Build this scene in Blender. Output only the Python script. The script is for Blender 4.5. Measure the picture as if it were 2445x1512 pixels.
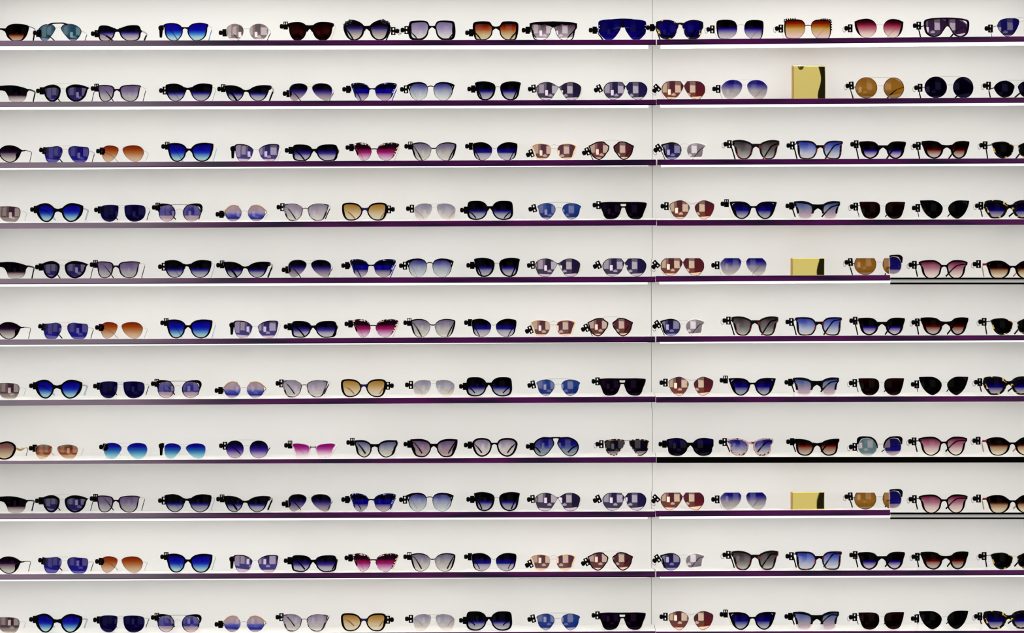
import bpy, bmesh, math, random
from mathutils import Vector, Matrix
random.seed(7)
for _o in list(bpy.data.objects):
    bpy.data.objects.remove(_o)
S = bpy.context.scene
COL = S.collection

# ------------------------------------------------------------------ scale and camera
PX = 0.0011                     # one photograph pixel on the shelf fronts, in metres
CZ = 1.60                       # height of the picture centre above the floor
CAM_D = 14.0
WALL_Y = 0.170                  # the back wall lies this far behind the shelf fronts
def WX(px): return (px - 1222.5) * PX
def WZ(py): return CZ + (756.0 - py) * PX

cam_d = bpy.data.cameras.new('camera')
cam = bpy.data.objects.new('camera', cam_d)
COL.objects.link(cam)
cam.location = (0, -CAM_D, CZ)
cam.rotation_euler = (math.pi / 2, 0, 0)
cam_d.sensor_width = 36.0
cam_d.sensor_fit = 'HORIZONTAL'
cam_d.lens = 36.0 * CAM_D / (2445 * PX)
cam_d.clip_end = 100
S.camera = cam

S.view_settings.view_transform = 'Standard'
S.view_settings.look = 'None'
S.view_settings.exposure = 0.0
S.view_settings.gamma = 1.0
S.view_settings.use_curve_mapping = False
S.cycles.transparent_max_bounces = 24
S.cycles.max_bounces = 8

LED = 10.8                      # radiance of the shelf light strips
AMB = 1.0                       # level of the shop around the display wall

# ------------------------------------------------------------------ the shop opposite, as the surrounding light
def build_world():
    w = bpy.data.worlds.new('shop_interior')
    S.world = w
    w.use_nodes = True
    nt = w.node_tree
    nt.nodes.clear()
    N, L = nt.nodes.new, nt.links.new
    out = N('ShaderNodeOutputWorld')
    bg = N('ShaderNodeBackground')
    L(bg.outputs[0], out.inputs[0])
    tc = N('ShaderNodeTexCoord')
    sp = N('ShaderNodeSeparateXYZ')
    L(tc.outputs['Generated'], sp.inputs[0])
    def m(op, a, b=None, c=None):
        n = N('ShaderNodeMath'); n.operation = op
        for i, v in enumerate((a, b, c)):
            if v is None: continue
            if isinstance(v, (int, float)): n.inputs[i].default_value = v
            else: L(v, n.inputs[i])
        return n.outputs[0]
    ny = m('MAXIMUM', m('MULTIPLY', sp.outputs[1], -1.0), 0.02)
    u = m('DIVIDE', sp.outputs[0], ny)
    v = m('DIVIDE', sp.outputs[2], ny)
    def step(x, e, s=0.012):          # soft 0..1 step
        n = N('ShaderNodeMapRange'); n.interpolation_type = 'SMOOTHSTEP'
        L(x, n.inputs[0])
        n.inputs[1].default_value = e - s; n.inputs[2].default_value = e + s
        return n.outputs[0]
    def box(u0, u1, v0, v1):
        a = m('SUBTRACT', step(u, u0), step(u, u1))
        b = m('SUBTRACT', step(v, v0), step(v, v1))
        return m('MULTIPLY', a, b)
    cur = [None]
    def put(mask, val):
        n = N('ShaderNodeMix'); n.data_type = 'RGBA'
        if isinstance(mask, (int, float)): n.inputs[0].default_value = mask
        else: L(mask, n.inputs[0])
        if cur[0] is None: n.inputs[6].default_value = (0.26, 0.24, 0.235, 1)
        else: L(cur[0], n.inputs[6])
        n.inputs[7].default_value = (val[0], val[1], val[2], 1)
        cur[0] = n.outputs[2]
    g = lambda x: (x, x, x)
    put(box(-60, 60, -60, -0.06), g(0.09))        # floor and dark furniture
    put(box(-60, 60, -60, -0.42), g(0.42))        # pale floor nearby
    put(box(-0.24, 0.13, -0.07, 0.46), g(0.035))   # dark wall behind the till
    put(box(0.13, 0.52, -0.065, 0.27), (0.95, 0.93, 0.88))   # lit shelving opposite, right
    put(box(0.56, 3.0, -0.40, 0.5), g(0.02))   # dark patch added for the gold blocks to reflect as black
    put(box(-0.78, -0.42, -0.05, 0.36), (0.80, 0.77, 0.72)) # lit shelving opposite, left
    put(box(-1.6, -0.9, -0.2, 0.5), (0.70, 0.67, 0.63))
    put(box(-0.10, 0.16, -0.20, -0.12), (0.85, 0.83, 0.80)) # white counter
    put(box(-0.02, 0.08, -0.115, -0.085), g(0.9))
    put(box(-60, 60, 0.62, 60), (2.1, 2.08, 2.05))   # unseen shop lights overhead, brightness raised to fill the bays
    # thin shelf lines on the lit shelving
    ln = m('GREATER_THAN', m('FRACT', m('MULTIPLY', v, 22.0)), 0.80)
    put(m('MULTIPLY', ln, box(0.13, 0.52, -0.065, 0.27)), g(0.80))
    put(m('MULTIPLY', ln, box(-0.78, -0.42, -0.05, 0.36)), g(0.45))
    # behind the display wall nothing is lit
    put(step(sp.outputs[1], 0.02, 0.05), g(0.2))
    L(cur[0], bg.inputs[0])
    bg.inputs[1].default_value = AMB
build_world()

def area_lamp(name, loc, rot, sx, sy, power, col=(1, 1, 1)):
    d = bpy.data.lights.new(name, 'AREA')
    d.shape = 'RECTANGLE'; d.size = sx; d.size_y = sy; d.energy = power; d.color = col
    o = bpy.data.objects.new(name, d); COL.objects.link(o)
    o.location = loc; o.rotation_euler = rot
    return o
# added lamp left of the camera, lays a mauve sheen on the shelf edges
area_lamp('edge_sheen_lamp', (-3.15, -14.3, 1.6), (math.pi / 2, 0, 0), 2.6, 3.4, 48, (1.0, 0.92, 0.93))
# the light strip of the shelf just above the picture
area_lamp('upper_shelf_strip', (0, 0.02, WZ(-37)), (0, 0, 0), 2.9, 0.02, 2.9 * 0.02 * math.pi * LED * 1.5, (1, 0.992, 0.978))

# ------------------------------------------------------------------ helpers
def lin(c):
    c = c / 255.0
    return c / 12.92 if c <= 0.04045 else ((c + 0.055) / 1.055) ** 2.4
def hx(h): return tuple(lin(int(h[i:i + 2], 16)) for i in (0, 2, 4))

def link(name, me, parent=None):
    o = bpy.data.objects.new(name, me)
    COL.objects.link(o)
    if parent is not None: o.parent = parent
    return o

def mesh(name, verts, faces, mats, smooth=True):
    me = bpy.data.meshes.new(name)
    for m_ in ([mats] if isinstance(mats, str) else mats): me.materials.append(MATS[m_])
    me.from_pydata([tuple(v) for v in verts], [], faces)
    me.update()
    if smooth:
        me.polygons.foreach_set('use_smooth', [True] * len(me.polygons))
    return me

def box_data(x0, x1, y0, y1, z0, z1, V, F):
    b = len(V)
    for x in (x0, x1):
        for y in (y0, y1):
            for z in (z0, z1):
                V.append((x, y, z))
    for f in ((0, 1, 3, 2), (4, 6, 7, 5), (0, 4, 5, 1), (2, 3, 7, 6), (0, 2, 6, 4), (1, 5, 7, 3)):
        F.append([b + i for i in f])

def wedge(x0, x1, y0, y1, zt, zb, slope=0.0):
    """long board from x0 to x1; zt / zb = (left, right) heights of the top and bottom front edges"""
    V = []
    for i, x in enumerate((x0, x1)):
        for y in (y0, y1):
            V.append((x, y, zb[i] + slope * y)); V.append((x, y, zt[i] + slope * y))
    F = [(0, 1, 3, 2), (4, 6, 7, 5), (0, 4, 5, 1), (2, 3, 7, 6), (0, 2, 6, 4), (1, 5, 7, 3)]
    return V, F

# ------------------------------------------------------------------ materials
MATS = {}
def pmat(name, col, rough=0.4, metal=0.0, spec=0.3, noise=None, trans=0.0, coat=0.0):
    m = bpy.data.materials.new(name); m.use_nodes = True
    b = m.node_tree.nodes['Principled BSDF']
    b.inputs['Base Color'].default_value = (*col, 1)
    b.inputs['Roughness'].default_value = rough
    b.inputs['Metallic'].default_value = metal
    b.inputs['Specular IOR Level'].default_value = spec
    b.inputs['Coat Weight'].default_value = coat
    if noise:
        nt = m.node_tree
        tc = nt.nodes.new('ShaderNodeTexCoord')
        n = nt.nodes.new('ShaderNodeTexNoise'); n.inputs['Scale'].default_value = noise[0]
        n.inputs['Detail'].default_value = 1.5
        r = nt.nodes.new('ShaderNodeValToRGB')
        r.color_ramp.elements[0].position = noise[1]; r.color_ramp.elements[0].color = (*col, 1)
        r.color_ramp.elements[1].position = noise[2]; r.color_ramp.elements[1].color = (*noise[3], 1)
        nt.links.new(tc.outputs['Object'], n.inputs['Vector'])
        nt.links.new(n.outputs[0], r.inputs[0]); nt.links.new(r.outputs[0], b.inputs['Base Color'])
    MATS[name] = m
    return m

BK = (0.0012, 0.0009, 0.0011)
pmat('black', BK, 0.35, 0, 0.02)
pmat('tagblack', BK, 0.5, 0, 0.02)
pmat('plumblack', (0.006, 0.001, 0.005), 0.35, 0, 0.03)
pmat('navy', (0.012, 0.008, 0.06), 0.3, 0, 0.1)
pmat('darkred', (0.03, 0.004, 0.006), 0.3, 0, 0.1)
pmat('silver', (0.50, 0.48, 0.46), 0.35, 0.75, 0.5)
pmat('palewire', (0.60, 0.57, 0.50), 0.4, 0.4, 0.5)
pmat('gold', (0.60, 0.44, 0.22), 0.3, 0.7, 0.5)
pmat('rosegold', (0.70, 0.52, 0.44), 0.35, 0.5, 0.5)
pmat('cream', (0.80, 0.60, 0.38), 0.35, 0.0, 0.4)
pmat('offwhite', (0.80, 0.75, 0.68), 0.35, 0.0, 0.4)
pmat('tan', (0.42, 0.26, 0.12), 0.35, 0.1, 0.4)
pmat('smoke', (0.20, 0.17, 0.17), 0.3, 0.0, 0.3, noise=(70, 0.50, 0.56, (0.008, 0.004, 0.006)))
pmat('lavender', (0.34, 0.29, 0.37), 0.4, 0, 0.3)
pmat('paleblue', (0.42, 0.58, 0.68), 0.4, 0, 0.3)
pmat('blue', (0.01, 0.03, 0.30), 0.35, 0, 0.2)
pmat('tealblue', (0.03, 0.22, 0.45), 0.35, 0, 0.2)
pmat('crimson', (0.20, 0.01, 0.015), 0.35, 0, 0.2)
pmat('purple', (0.05, 0.01, 0.12), 0.35, 0, 0.2)
pmat('taupe', (0.36, 0.30, 0.31), 0.4, 0.2, 0.3)
pmat('tort', BK, 0.3, 0, 0.1, noise=(95, 0.60, 0.64, (0.75, 0.45, 0.09)))
pmat('tortcream', (0.010, 0.004, 0.004), 0.3, 0, 0.1, noise=(120, 0.53, 0.57, (0.80, 0.55, 0.36)))
pmat('tortred', BK, 0.3, 0, 0.1, noise=(75, 0.585, 0.66, (0.24, 0.02, 0.008)))
pmat('bluefleck', (0.002, 0.002, 0.02), 0.3, 0, 0.1, noise=(190, 0.60, 0.62, (0.28, 0.34, 0.75)))
pmat('redfleck', (0.006, 0.001, 0.002), 0.3, 0, 0.1, noise=(170, 0.54, 0.57, (0.72, 0.48, 0.46)))
pmat('jewel', (0.02, 0.02, 0.02), 0.2, 0, 0.4)
pmat('white', (0.86, 0.85, 0.82), 0.4, 0, 0.3)
pmat('wall', (0.87, 0.865, 0.855), 0.7, 0, 0.2)
pmat('groove', (0.55, 0.53, 0.50), 0.8, 0, 0.1)
pmat('shelfwhite', (0.84, 0.83, 0.79), 0.22, 0, 0.35)

def edge_material(name, col):
    """dark lacquered shelf edge: slightly dusty gloss over a noisy aubergine base"""
    m = bpy.data.materials.new(name); m.use_nodes = True
    nt = m.node_tree; b = nt.nodes['Principled BSDF']
    tc = nt.nodes.new('ShaderNodeTexCoord')
    mp = nt.nodes.new('ShaderNodeMapping'); mp.inputs['Scale'].default_value = (3.5, 3.5, 40)
    n = nt.nodes.new('ShaderNodeTexNoise'); n.inputs['Scale'].default_value = 1.6; n.inputs['Detail'].default_value = 3
    r = nt.nodes.new('ShaderNodeValToRGB')
    e = r.color_ramp.elements
    e[0].position = 0.36; e[0].color = (col[0] * 0.12, col[1] * 0.3, col[2] * 0.3, 1)
    e[1].position = 0.62; e[1].color = (*col, 1)
    nt.links.new(tc.outputs['Object'], mp.inputs[0]); nt.links.new(mp.outputs[0], n.inputs['Vector'])
    nt.links.new(n.outputs[0], r.inputs[0]); nt.links.new(r.outputs[0], b.inputs['Base Color'])
    b.inputs['Roughness'].default_value = 0.11
    b.inputs['Specular IOR Level'].default_value = 1.0
    b.inputs['Coat Weight'].default_value = 0.7
    b.inputs['Coat Roughness'].default_value = 0.11
    MATS[name] = m
edge_material('aubergine', (0.090, 0.0012, 0.084))
pmat('blackedge', (0.001, 0.001, 0.001), 0.5, 0, 0.02)

def emit_material(name, col, s):
    m = bpy.data.materials.new(name); m.use_nodes = True
    nt = m.node_tree; nt.nodes.clear()
    o = nt.nodes.new('ShaderNodeOutputMaterial'); e = nt.nodes.new('ShaderNodeEmission')
    e.inputs[0].default_value = (*col, 1); e.inputs[1].default_value = s
    nt.links.new(e.outputs[0], o.inputs[0])
    MATS[name] = m
emit_material('led', (1, 0.992, 0.978), LED)
emit_material('led_front', (1, 1, 1), 1.25)
emit_material('led_inside', (1, 0.992, 0.978), LED * 0.88)
emit_material('led_back', (1, 0.992, 0.978), LED * 0.4)

def clear_plastic(name, tint, fac):
    """translucent coloured acetate: part see-through, part milky"""
    m = bpy.data.materials.new(name); m.use_nodes = True
    nt = m.node_tree; b = nt.nodes['Principled BSDF']; o = nt.nodes['Material Output']
    b.inputs['Base Color'].default_value = (*tint, 1); b.inputs['Roughness'].default_value = 0.25
    t = nt.nodes.new('ShaderNodeBsdfTransparent'); t.inputs[0].default_value = (*tint, 1)
    mx = nt.nodes.new('ShaderNodeMixShader'); mx.inputs[0].default_value = fac
    nt.links.new(b.outputs[0], mx.inputs[1]); nt.links.new(t.outputs[0], mx.inputs[2])
    nt.links.new(mx.outputs[0], o.inputs[0])
    MATS[name] = m
    return m
clear_plastic('clearpink', (0.93, 0.88, 0.90), 0.75)
clear_plastic('pinkline', (0.86, 0.68, 0.66), 0.7)
def _pinkline():
    m = MATS['pinkline']; nt = m.node_tree; b = nt.nodes['Principled BSDF']
    tc = nt.nodes.new('ShaderNodeTexCoord')
    n = nt.nodes.new('ShaderNodeTexNoise'); n.inputs['Scale'].default_value = 210; n.inputs['Detail'].default_value = 2
    r = nt.nodes.new('ShaderNodeValToRGB'); e = r.color_ramp.elements
    e[0].position = 0.39; e[0].color = (0.05, 0.015, 0.02, 1)
    e[1].position = 0.45; e[1].color = (0.86, 0.66, 0.64, 1)
    nt.links.new(tc.outputs['Object'], n.inputs['Vector']); nt.links.new(n.outputs[0], r.inputs[0])
    nt.links.new(r.outputs[0], b.inputs['Base Color'])
    t = [q for q in nt.nodes if q.type == 'BSDF_TRANSPARENT'][0]
    nt.links.new(r.outputs[0], t.inputs[0])
_pinkline()
def _halfclear():
    """frame dyed black above and left clear pink below"""
    m = bpy.data.materials.new('halfclear'); m.use_nodes = True; nt = m.node_tree
    b = nt.nodes['Principled BSDF']; o = nt.nodes['Material Output']
    b.inputs['Base Color'].default_value = (*BK, 1); b.inputs['Specular IOR Level'].default_value = 0.06
    t = nt.nodes.new('ShaderNodeBsdfTransparent'); t.inputs[0].default_value = (0.93, 0.86, 0.88, 1)
    tc = nt.nodes.new('ShaderNodeTexCoord'); sp = nt.nodes.new('ShaderNodeSeparateXYZ')
    g = nt.nodes.new('ShaderNodeMath'); g.operation = 'LESS_THAN'; g.inputs[1].default_value = 0.30
    mx = nt.nodes.new('ShaderNodeMixShader')
    nt.links.new(tc.outputs['Generated'], sp.inputs[0]); nt.links.new(sp.outputs[2], g.inputs[0])
    nt.links.new(g.outputs[0], mx.inputs[0]); nt.links.new(b.outputs[0], mx.inputs[1])
    nt.links.new(t.outputs[0], mx.inputs[2]); nt.links.new(mx.outputs[0], o.inputs[0])
    MATS['halfclear'] = m
_halfclear()
def _lensback():
    m = bpy.data.materials.new('lens_back'); m.use_nodes = True; nt = m.node_tree; nt.nodes.clear()
    o = nt.nodes.new('ShaderNodeOutputMaterial'); t = nt.nodes.new('ShaderNodeBsdfTransparent')
    nt.links.new(t.outputs[0], o.inputs[0]); MATS['lens_back'] = m
_lensback()

WALL_L = (0.77, 0.76, 0.73)      # how bright the lit wall behind the lenses is
def lens_material(name, stops, f=0.04, g=(1, 1, 1)):
    """tinted lens: graduated transmission plus a mirror coat of strength f"""
    m = bpy.data.materials.new('lens_' + name); m.use_nodes = True
    nt = m.node_tree; nt.nodes.clear()
    o = nt.nodes.new('ShaderNodeOutputMaterial')
    t = nt.nodes.new('ShaderNodeBsdfTransparent'); gl = nt.nodes.new('ShaderNodeBsdfGlossy')
    gl.inputs['Color'].default_value = (*g, 1); gl.inputs['Roughness'].default_value = 0.03
    mx = nt.nodes.new('ShaderNodeMixShader'); mx.inputs[0].default_value = f
    tc = nt.nodes.new('ShaderNodeTexCoord'); sp = nt.nodes.new('ShaderNodeSeparateXYZ')
    r = nt.nodes.new('ShaderNodeValToRGB')
    nt.links.new(tc.outputs['Generated'], sp.inputs[0]); nt.links.new(sp.outputs[2], r.inputs[0])
    nt.links.new(r.outputs[0], t.inputs[0])
    nt.links.new(t.outputs[0], mx.inputs[1]); nt.links.new(gl.outputs[0], mx.inputs[2])
    nt.links.new(mx.outputs[0], o.inputs[0])
    st = []
    for s in stops.split():
        p, h = s.split(':'); c = hx(h)
        st.append((1 - float(p), tuple(min(1.0, c[i] / WALL_L[i] / (1 - f)) for i in range(3))))
    st.sort()
    el = r.color_ramp.elements
    while len(el) < len(st): el.new(0.5)
    for e, (p, c) in zip(el, st): e.position = p; e.color = (*c, 1)
    MATS['lens_' + name] = m
LENSES = {}
def LN(name, stops, f=0.003, g=(1, 1, 1)):
    LENSES[name] = 1
    lens_material(name, stops, f, g)

# ------------------------------------------------------------------ curve helpers
def parse(s):
    P = []
    for w in s.split():
        sharp = w.endswith('!')
        a = w.rstrip('!').split(',')
        P.append(tuple(float(q) for q in a) + (sharp,))
    return P
def circle_pts(cx, cy, rx, ry, n=16):
    return [(cx + rx * math.cos(-2 * math.pi * i / n), cy + ry * math.sin(-2 * math.pi * i / n), False) for i in range(n)]
def spline(P, closed=True, sub=10):
    """Catmull-Rom through points (x, y, ..., sharp); a sharp point stays a corner"""
    n = len(P); out = []
    dim = len(P[0]) - 1
    for i in range(n if closed else n - 1):
        p1, p2 = P[i], P[(i + 1) % n]
        p0 = P[i - 1] if (closed or i > 0) else p1
        p3 = P[(i + 2) % n] if (closed or i + 2 < n) else p2
        m1 = [0.0] * dim if p1[-1] else [(p2[k] - p0[k]) * 0.5 for k in range(dim)]
        m2 = [0.0] * dim if p2[-1] else [(p3[k] - p1[k]) * 0.5 for k in range(dim)]
        if p1[-1]: m1 = [(p2[k] - p1[k]) * 0.7 for k in range(dim)]
        if p2[-1]: m2 = [(p2[k] - p1[k]) * 0.7 for k in range(dim)]
        ln = math.dist(p1[:2], p2[:2])
        for m_ in (m1, m2):                     # keep tangents in scale with short segments
            L_ = math.hypot(m_[0], m_[1])
            if L_ > ln * 1.2 and L_ > 0:
                for k in range(dim): m_[k] *= ln * 1.2 / L_
        for j in range(sub):
            t = j / sub; t2 = t * t; t3 = t2 * t
            out.append(tuple((2 * t3 - 3 * t2 + 1) * p1[k] + (t3 - 2 * t2 + t) * m1[k] + (-2 * t3 + 3 * t2) * p2[k] + (t3 - t2) * m2[k] for k in range(dim)))
    if not closed: out.append(tuple(P[-1][:dim]))
    return out
def resample(Q, n):
    L_ = [0.0]
    m = len(Q)
    for i in range(m): L_.append(L_[-1] + math.dist(Q[i], Q[(i + 1) % m]))
    out = []; j = 0
    for i in range(n):
        d = L_[-1] * i / n
        while L_[j + 1] < d: j += 1
        t = (d - L_[j]) / max(1e-9, L_[j + 1] - L_[j])
        a, b = Q[j % m], Q[(j + 1) % m]
        out.append((a[0] + (b[0] - a[0]) * t, a[1] + (b[1] - a[1]) * t))
    return out

RW, RL = 0.25, 0.12
def wrap(x): return x * x / (2 * RW)

NC = 52
def rim_and_lens(con, t, fmat, lmat, depth):
    """con: closed contour in local metres; t: rim widths (top, outer, bottom, inner) with outer already signed by side"""
    xs = [p[0] for p in con]; zs = [p[1] for p in con]
    cx, cz = (min(xs) + max(xs)) / 2, (min(zs) + max(zs)) / 2
    hw, hh = (max(xs) - min(xs)) / 2, (max(zs) - min(zs)) / 2
    tt, tr, tb, tl = t
    W = []
    inner = []
    for x, z in con:
        a, b = (x - cx) / hw, (z - cz) / hh
        r = math.hypot(a, b) or 1; a /= r; b /= r
        w = (tt if b > 0 else tb) * b * b + (tr if a > 0 else tl) * a * a
        d = math.hypot(x - cx, z - cz)
        w = min(w, d * 0.8)
        W.append(w)
        inner.append((cx + (x - cx) * (1 - w / d), cz + (z - cz) * (1 - w / d)))
    n = len(con)
    V, F = [], []
    for i in range(n):
        (xo, zo), (xi, zi), w = con[i], inner[i], W[i]
        d = max(0.0009, min(depth, w * 1.6 + 0.0012)) / 2
        b = min(0.0006, w * 0.3, d * 0.6)
        ux, uz = (xi - xo) / max(w, 1e-9), (zi - zo) / max(w, 1e-9)
        for off, y in ((0, d), (0, -d + b), (b, -d), (w - b, -d), (w, -d + b), (w, d)):
            x = xo + ux * off; z = zo + uz * off
            V.append((x, wrap(x) + y, z))
    for i in range(n):
        j = (i + 1) % n
        for k in range(6):
            k2 = (k + 1) % 6
            F.append((i * 6 + k, i * 6 + k2, j * 6 + k2, j * 6 + k))
    rim = mesh('rim', V, F, fmat)
    # lens, slipped into the rim groove
    le = [(con[i][0] + (inner[i][0] - con[i][0]) * (1 - min(0.0005, W[i] * 0.6) / max(W[i], 1e-9)),
           con[i][1] + (inner[i][1] - con[i][1]) * (1 - min(0.0005, W[i] * 0.6) / max(W[i], 1e-9))) for i in range(n)]
    r0 = 0.5 * (hw + hh)
    def ys(x, z): return wrap(x) - (r0 * r0 - (x - cx) ** 2 - (z - cz) ** 2) / (2 * RL) + 0.0002
    V, F, MI = [], [], []
    area = sum(le[i][0] * le[(i + 1) % n][1] - le[(i + 1) % n][0] * le[i][1] for i in range(n))
    CW = area > 0                                # front faces look towards -y
    K = 6
    for side in (0, 1):
        o = 0.0016 * side
        V.append((cx, ys(cx, cz) + o, cz))
        for k in range(1, K + 1):
            f = k / K
            for x, z in le:
                x2, z2 = cx + (x - cx) * f, cz + (z - cz) * f
                V.append((x2, ys(x2, z2) + o, z2))
    B = 1 + K * n
    for side in (0, 1):
        s = B * side
        for i in range(n):
            j = (i + 1) % n
            q = [(s, s + 1 + i, s + 1 + j)]
            for k in range(K - 1):
                a = s + 1 + k * n
                q.append((a + i, a + n + i, a + n + j, a + j))
            for f in q:
                F.append(f if (side == 0) == CW else f[::-1]); MI.append(side)
    e0 = len(V)                                  # the ground edge has points of its own, so the faces stay crisp
    V += V[1 + (K - 1) * n:1 + K * n]
    e1 = len(V)
    V += V[B + 1 + (K - 1) * n:B + 1 + K * n]
    for i in range(n):
        j = (i + 1) % n
        F.append((e0 + i, e1 + i, e1 + j, e0 + j)); MI.append(1)
    lens = mesh('lens', V, F, ['lens_' + lmat, 'lens_back'])
    lens.polygons.foreach_set('material_index', MI)
    bm = bmesh.new(); bm.from_mesh(rim); bmesh.ops.recalc_face_normals(bm, faces=bm.faces); bm.to_mesh(rim); bm.free()
    return rim, lens

def sweep(path, mat, name, thick=None, sides=10):
    """tube along path [(x, y, z, width)], flattened to thickness `thick` across the up direction"""
    n = len(path); V, F = [], []
    for i in range(n):
        p = Vector(path[i][:3])
        a = Vector(path[max(0, i - 1)][:3]); b = Vector(path[min(n - 1, i + 1)][:3])
        T = (b - a).normalized()
        side = thick[1]
        sv = Vector(side) - T * T.dot(Vector(side)); sv.normalize()
        up = T.cross(sv); up.normalize()
        w = path[i][3] / 2; d = min(thick[0], path[i][3] if thick[2] else 9) / 2
        for k in range(sides):
            c, s_ = math.cos(2 * math.pi * k / sides), math.sin(2 * math.pi * k / sides)
            c = math.copysign(abs(c) ** 0.6, c); s_ = math.copysign(abs(s_) ** 0.6, s_)
            V.append(p + up * (w * c) + sv * (d * s_))
    for i in range(n - 1):
        for k in range(sides):
            k2 = (k + 1) % sides
            F.append((i * sides + k, i * sides + k2, (i + 1) * sides + k2, (i + 1) * sides + k))
    F.append(tuple(range(sides))[::-1]); F.append(tuple((n - 1) * sides + k for k in range(sides)))
    me = mesh(name, V, F, mat)
    bm = bmesh.new(); bm.from_mesh(me); bmesh.ops.recalc_face_normals(bm, faces=bm.faces); bm.to_mesh(me); bm.free()
    return me

# ------------------------------------------------------------------ the security clips
def lathe_x(prof, V, F, cx=0, cz=0, n=14):
    b = len(V)
    for x, r in prof:
        for k in range(n):
            a = 2 * math.pi * k / n
            V.append((cx + x, r * math.cos(a), cz + r * math.sin(a)))
    for i in range(len(prof) - 1):
        for k in range(n):
            k2 = (k + 1) % n
            F.append([b + i * n + k, b + i * n + k2, b + (i + 1) * n + k2, b + (i + 1) * n + k])
    F.append([b + k for k in range(n)][::-1]); F.append([b + (len(prof) - 1) * n + k for k in range(n)])
def prism(poly, y0, y1, V, F):
    b = len(V); n = len(poly)
    for x, z in poly: V.append((x, y0, z))
    for x, z in poly: V.append((x, y1, z))
    F.append([b + i for i in range(n)]); F.append([b + n + i for i in range(n)][::-1])
    for i in range(n):
        j = (i + 1) % n
        F.append([b + i, b + n + i, b + n + j, b + j])
def bevelled(name, V, F, mat, w=0.0005):
    me = mesh(name, V, F, mat, smooth=False)
    bm = bmesh.new(); bm.from_mesh(me)
    bmesh.ops.recalc_face_normals(bm, faces=bm.faces)
    es = [e for e in bm.edges if len(e.link_faces) == 2 and e.calc_face_angle(0) > 0.9]
    bmesh.ops.bevel(bm, geom=es, offset=w, segments=2, affect='EDGES', profile=0.6)
    bm.to_mesh(me); bm.free()
    return me
U = 0.0011
def make_tags():
    T = {}
    def frame(z0, z1, slots, V, F):
        """plate from z0 to z1 (px) with vertical slots [(xa, xb, za, zb)], as rails round the holes"""
        xs = sorted({-5.2, 5.2} | {v for s in slots for v in s[:2]})
        zs = sorted({z0, z1} | {v for s in slots for v in s[2:]})
        g = {}
        b = len(V)
        def vid(i, j, k):
            if (i, j, k) not in g:
                V.append((xs[i] * U, (-3.2 if k == 0 else 3.2) * U, zs[j] * U)); g[(i, j, k)] = len(V) - 1
            return g[(i, j, k)]
        def solid(i, j):
            if not (0 <= i < len(xs) - 1 and 0 <= j < len(zs) - 1): return False
            x, z = (xs[i] + xs[i + 1]) / 2, (zs[j] + zs[j + 1]) / 2
            return not any(s[0] < x < s[1] and s[2] < z < s[3] for s in slots)
        for i in range(len(xs) - 1):
            for j in range(len(zs) - 1):
                if not solid(i, j): continue
                for k in (0, 1): F.append([vid(i, j, k), vid(i + 1, j, k), vid(i + 1, j + 1, k), vid(i, j + 1, k)])
                if not solid(i - 1, j): F.append([vid(i, j, 0), vid(i, j, 1), vid(i, j + 1, 1), vid(i, j + 1, 0)])
                if not solid(i + 1, j): F.append([vid(i + 1, j, 0), vid(i + 1, j, 1), vid(i + 1, j + 1, 1), vid(i + 1, j + 1, 0)])
                if not solid(i, j - 1): F.append([vid(i, j, 0), vid(i, j, 1), vid(i + 1, j, 1), vid(i + 1, j, 0)])
                if not solid(i, j + 1): F.append([vid(i, j + 1, 0), vid(i, j + 1, 1), vid(i + 1, j + 1, 1), vid(i + 1, j + 1, 0)])
    knob = [(-14.2, 2.2), (-13.4, 4.6), (-11.5, 5.6), (-8.2, 5.8), (-7.0, 5.2), (-6.2, 4.2), (-4.6, 4.2)]
    def K(cx=0, cz=0, s=1.0):
        V, F = [], []
        lathe_x([(x * U * s, r * U * s) for x, r in knob], V, F, cx * U, cz * U)
        return mesh('tag_knob', V, F, 'tagblack')
    V, F = [], []; frame(-9.4, 9.4, [(-2.0, 1.6, 2.6, 7.2), (-2.0, 1.6, -7.2, -2.6)], V, F)
    T['s'] = [bevelled('security_tag', V, F, 'tagblack', 0.0007), K()]
    V, F = [], []; frame(-8.6, 8.6, [], V, F); box_data(-5.2 * U, 7.5 * U, -3.4 * U, 3.4 * U, -5 * U, 5 * U, V, F)
    T['k'] = [bevelled('security_tag', V, F, 'tagblack', 0.0012), K()]
    V, F = [], []; frame(-8.6, 10.2, [(-3.4, -0.9, 3.6, 8.6), (0.9, 3.2, 3.6, 8.6)], V, F)
    T['u'] = [bevelled('security_tag', V, F, 'tagblack', 0.0006), K(0, -1.0)]
    V, F = [], []
    prism([(-4.5 * U, -14.5 * U), (-1.0 * U, -15 * U), (0.6 * U, -14 * U), (2.6 * U, 2 * U), (5 * U, 5 * U), (5 * U, 14 * U), (2 * U, 15 * U),
           (-4 * U, 14 * U), (-7.5 * U, 11 * U), (-7.5 * U, 6 * U), (-5.2 * U, 2 * U)], -3.4 * U, 3.4 * U, V, F)
    T['d'] = [bevelled('security_tag', V, F, 'tagblack', 0.0009), K(5.5, 9.0, 0.85)]
    # key loop that hangs off the knob on some clips
    V, F = [], []; n1, n2 = 20, 8
    for i in range(n1):
        a = 2 * math.pi * i / n1
        for j in range(n2):
            b = 2 * math.pi * j / n2
            r = 4.6 * U + 0.75 * U * math.cos(b)
            V.append((-14.5 * U + r * math.cos(a) * 0.8, 0.75 * U * math.sin(b), -3.5 * U + r * math.sin(a) * 1.25))
    for i in range(n1):
        for j in range(n2):
            F.append((i * n2 + j, ((i + 1) % n1) * n2 + j, ((i + 1) % n1) * n2 + (j + 1) % n2, i * n2 + (j + 1) % n2))
    T['loop'] = mesh('tag_loop', V, F, 'taupe')
    return T
TAGS = make_tags()

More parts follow.
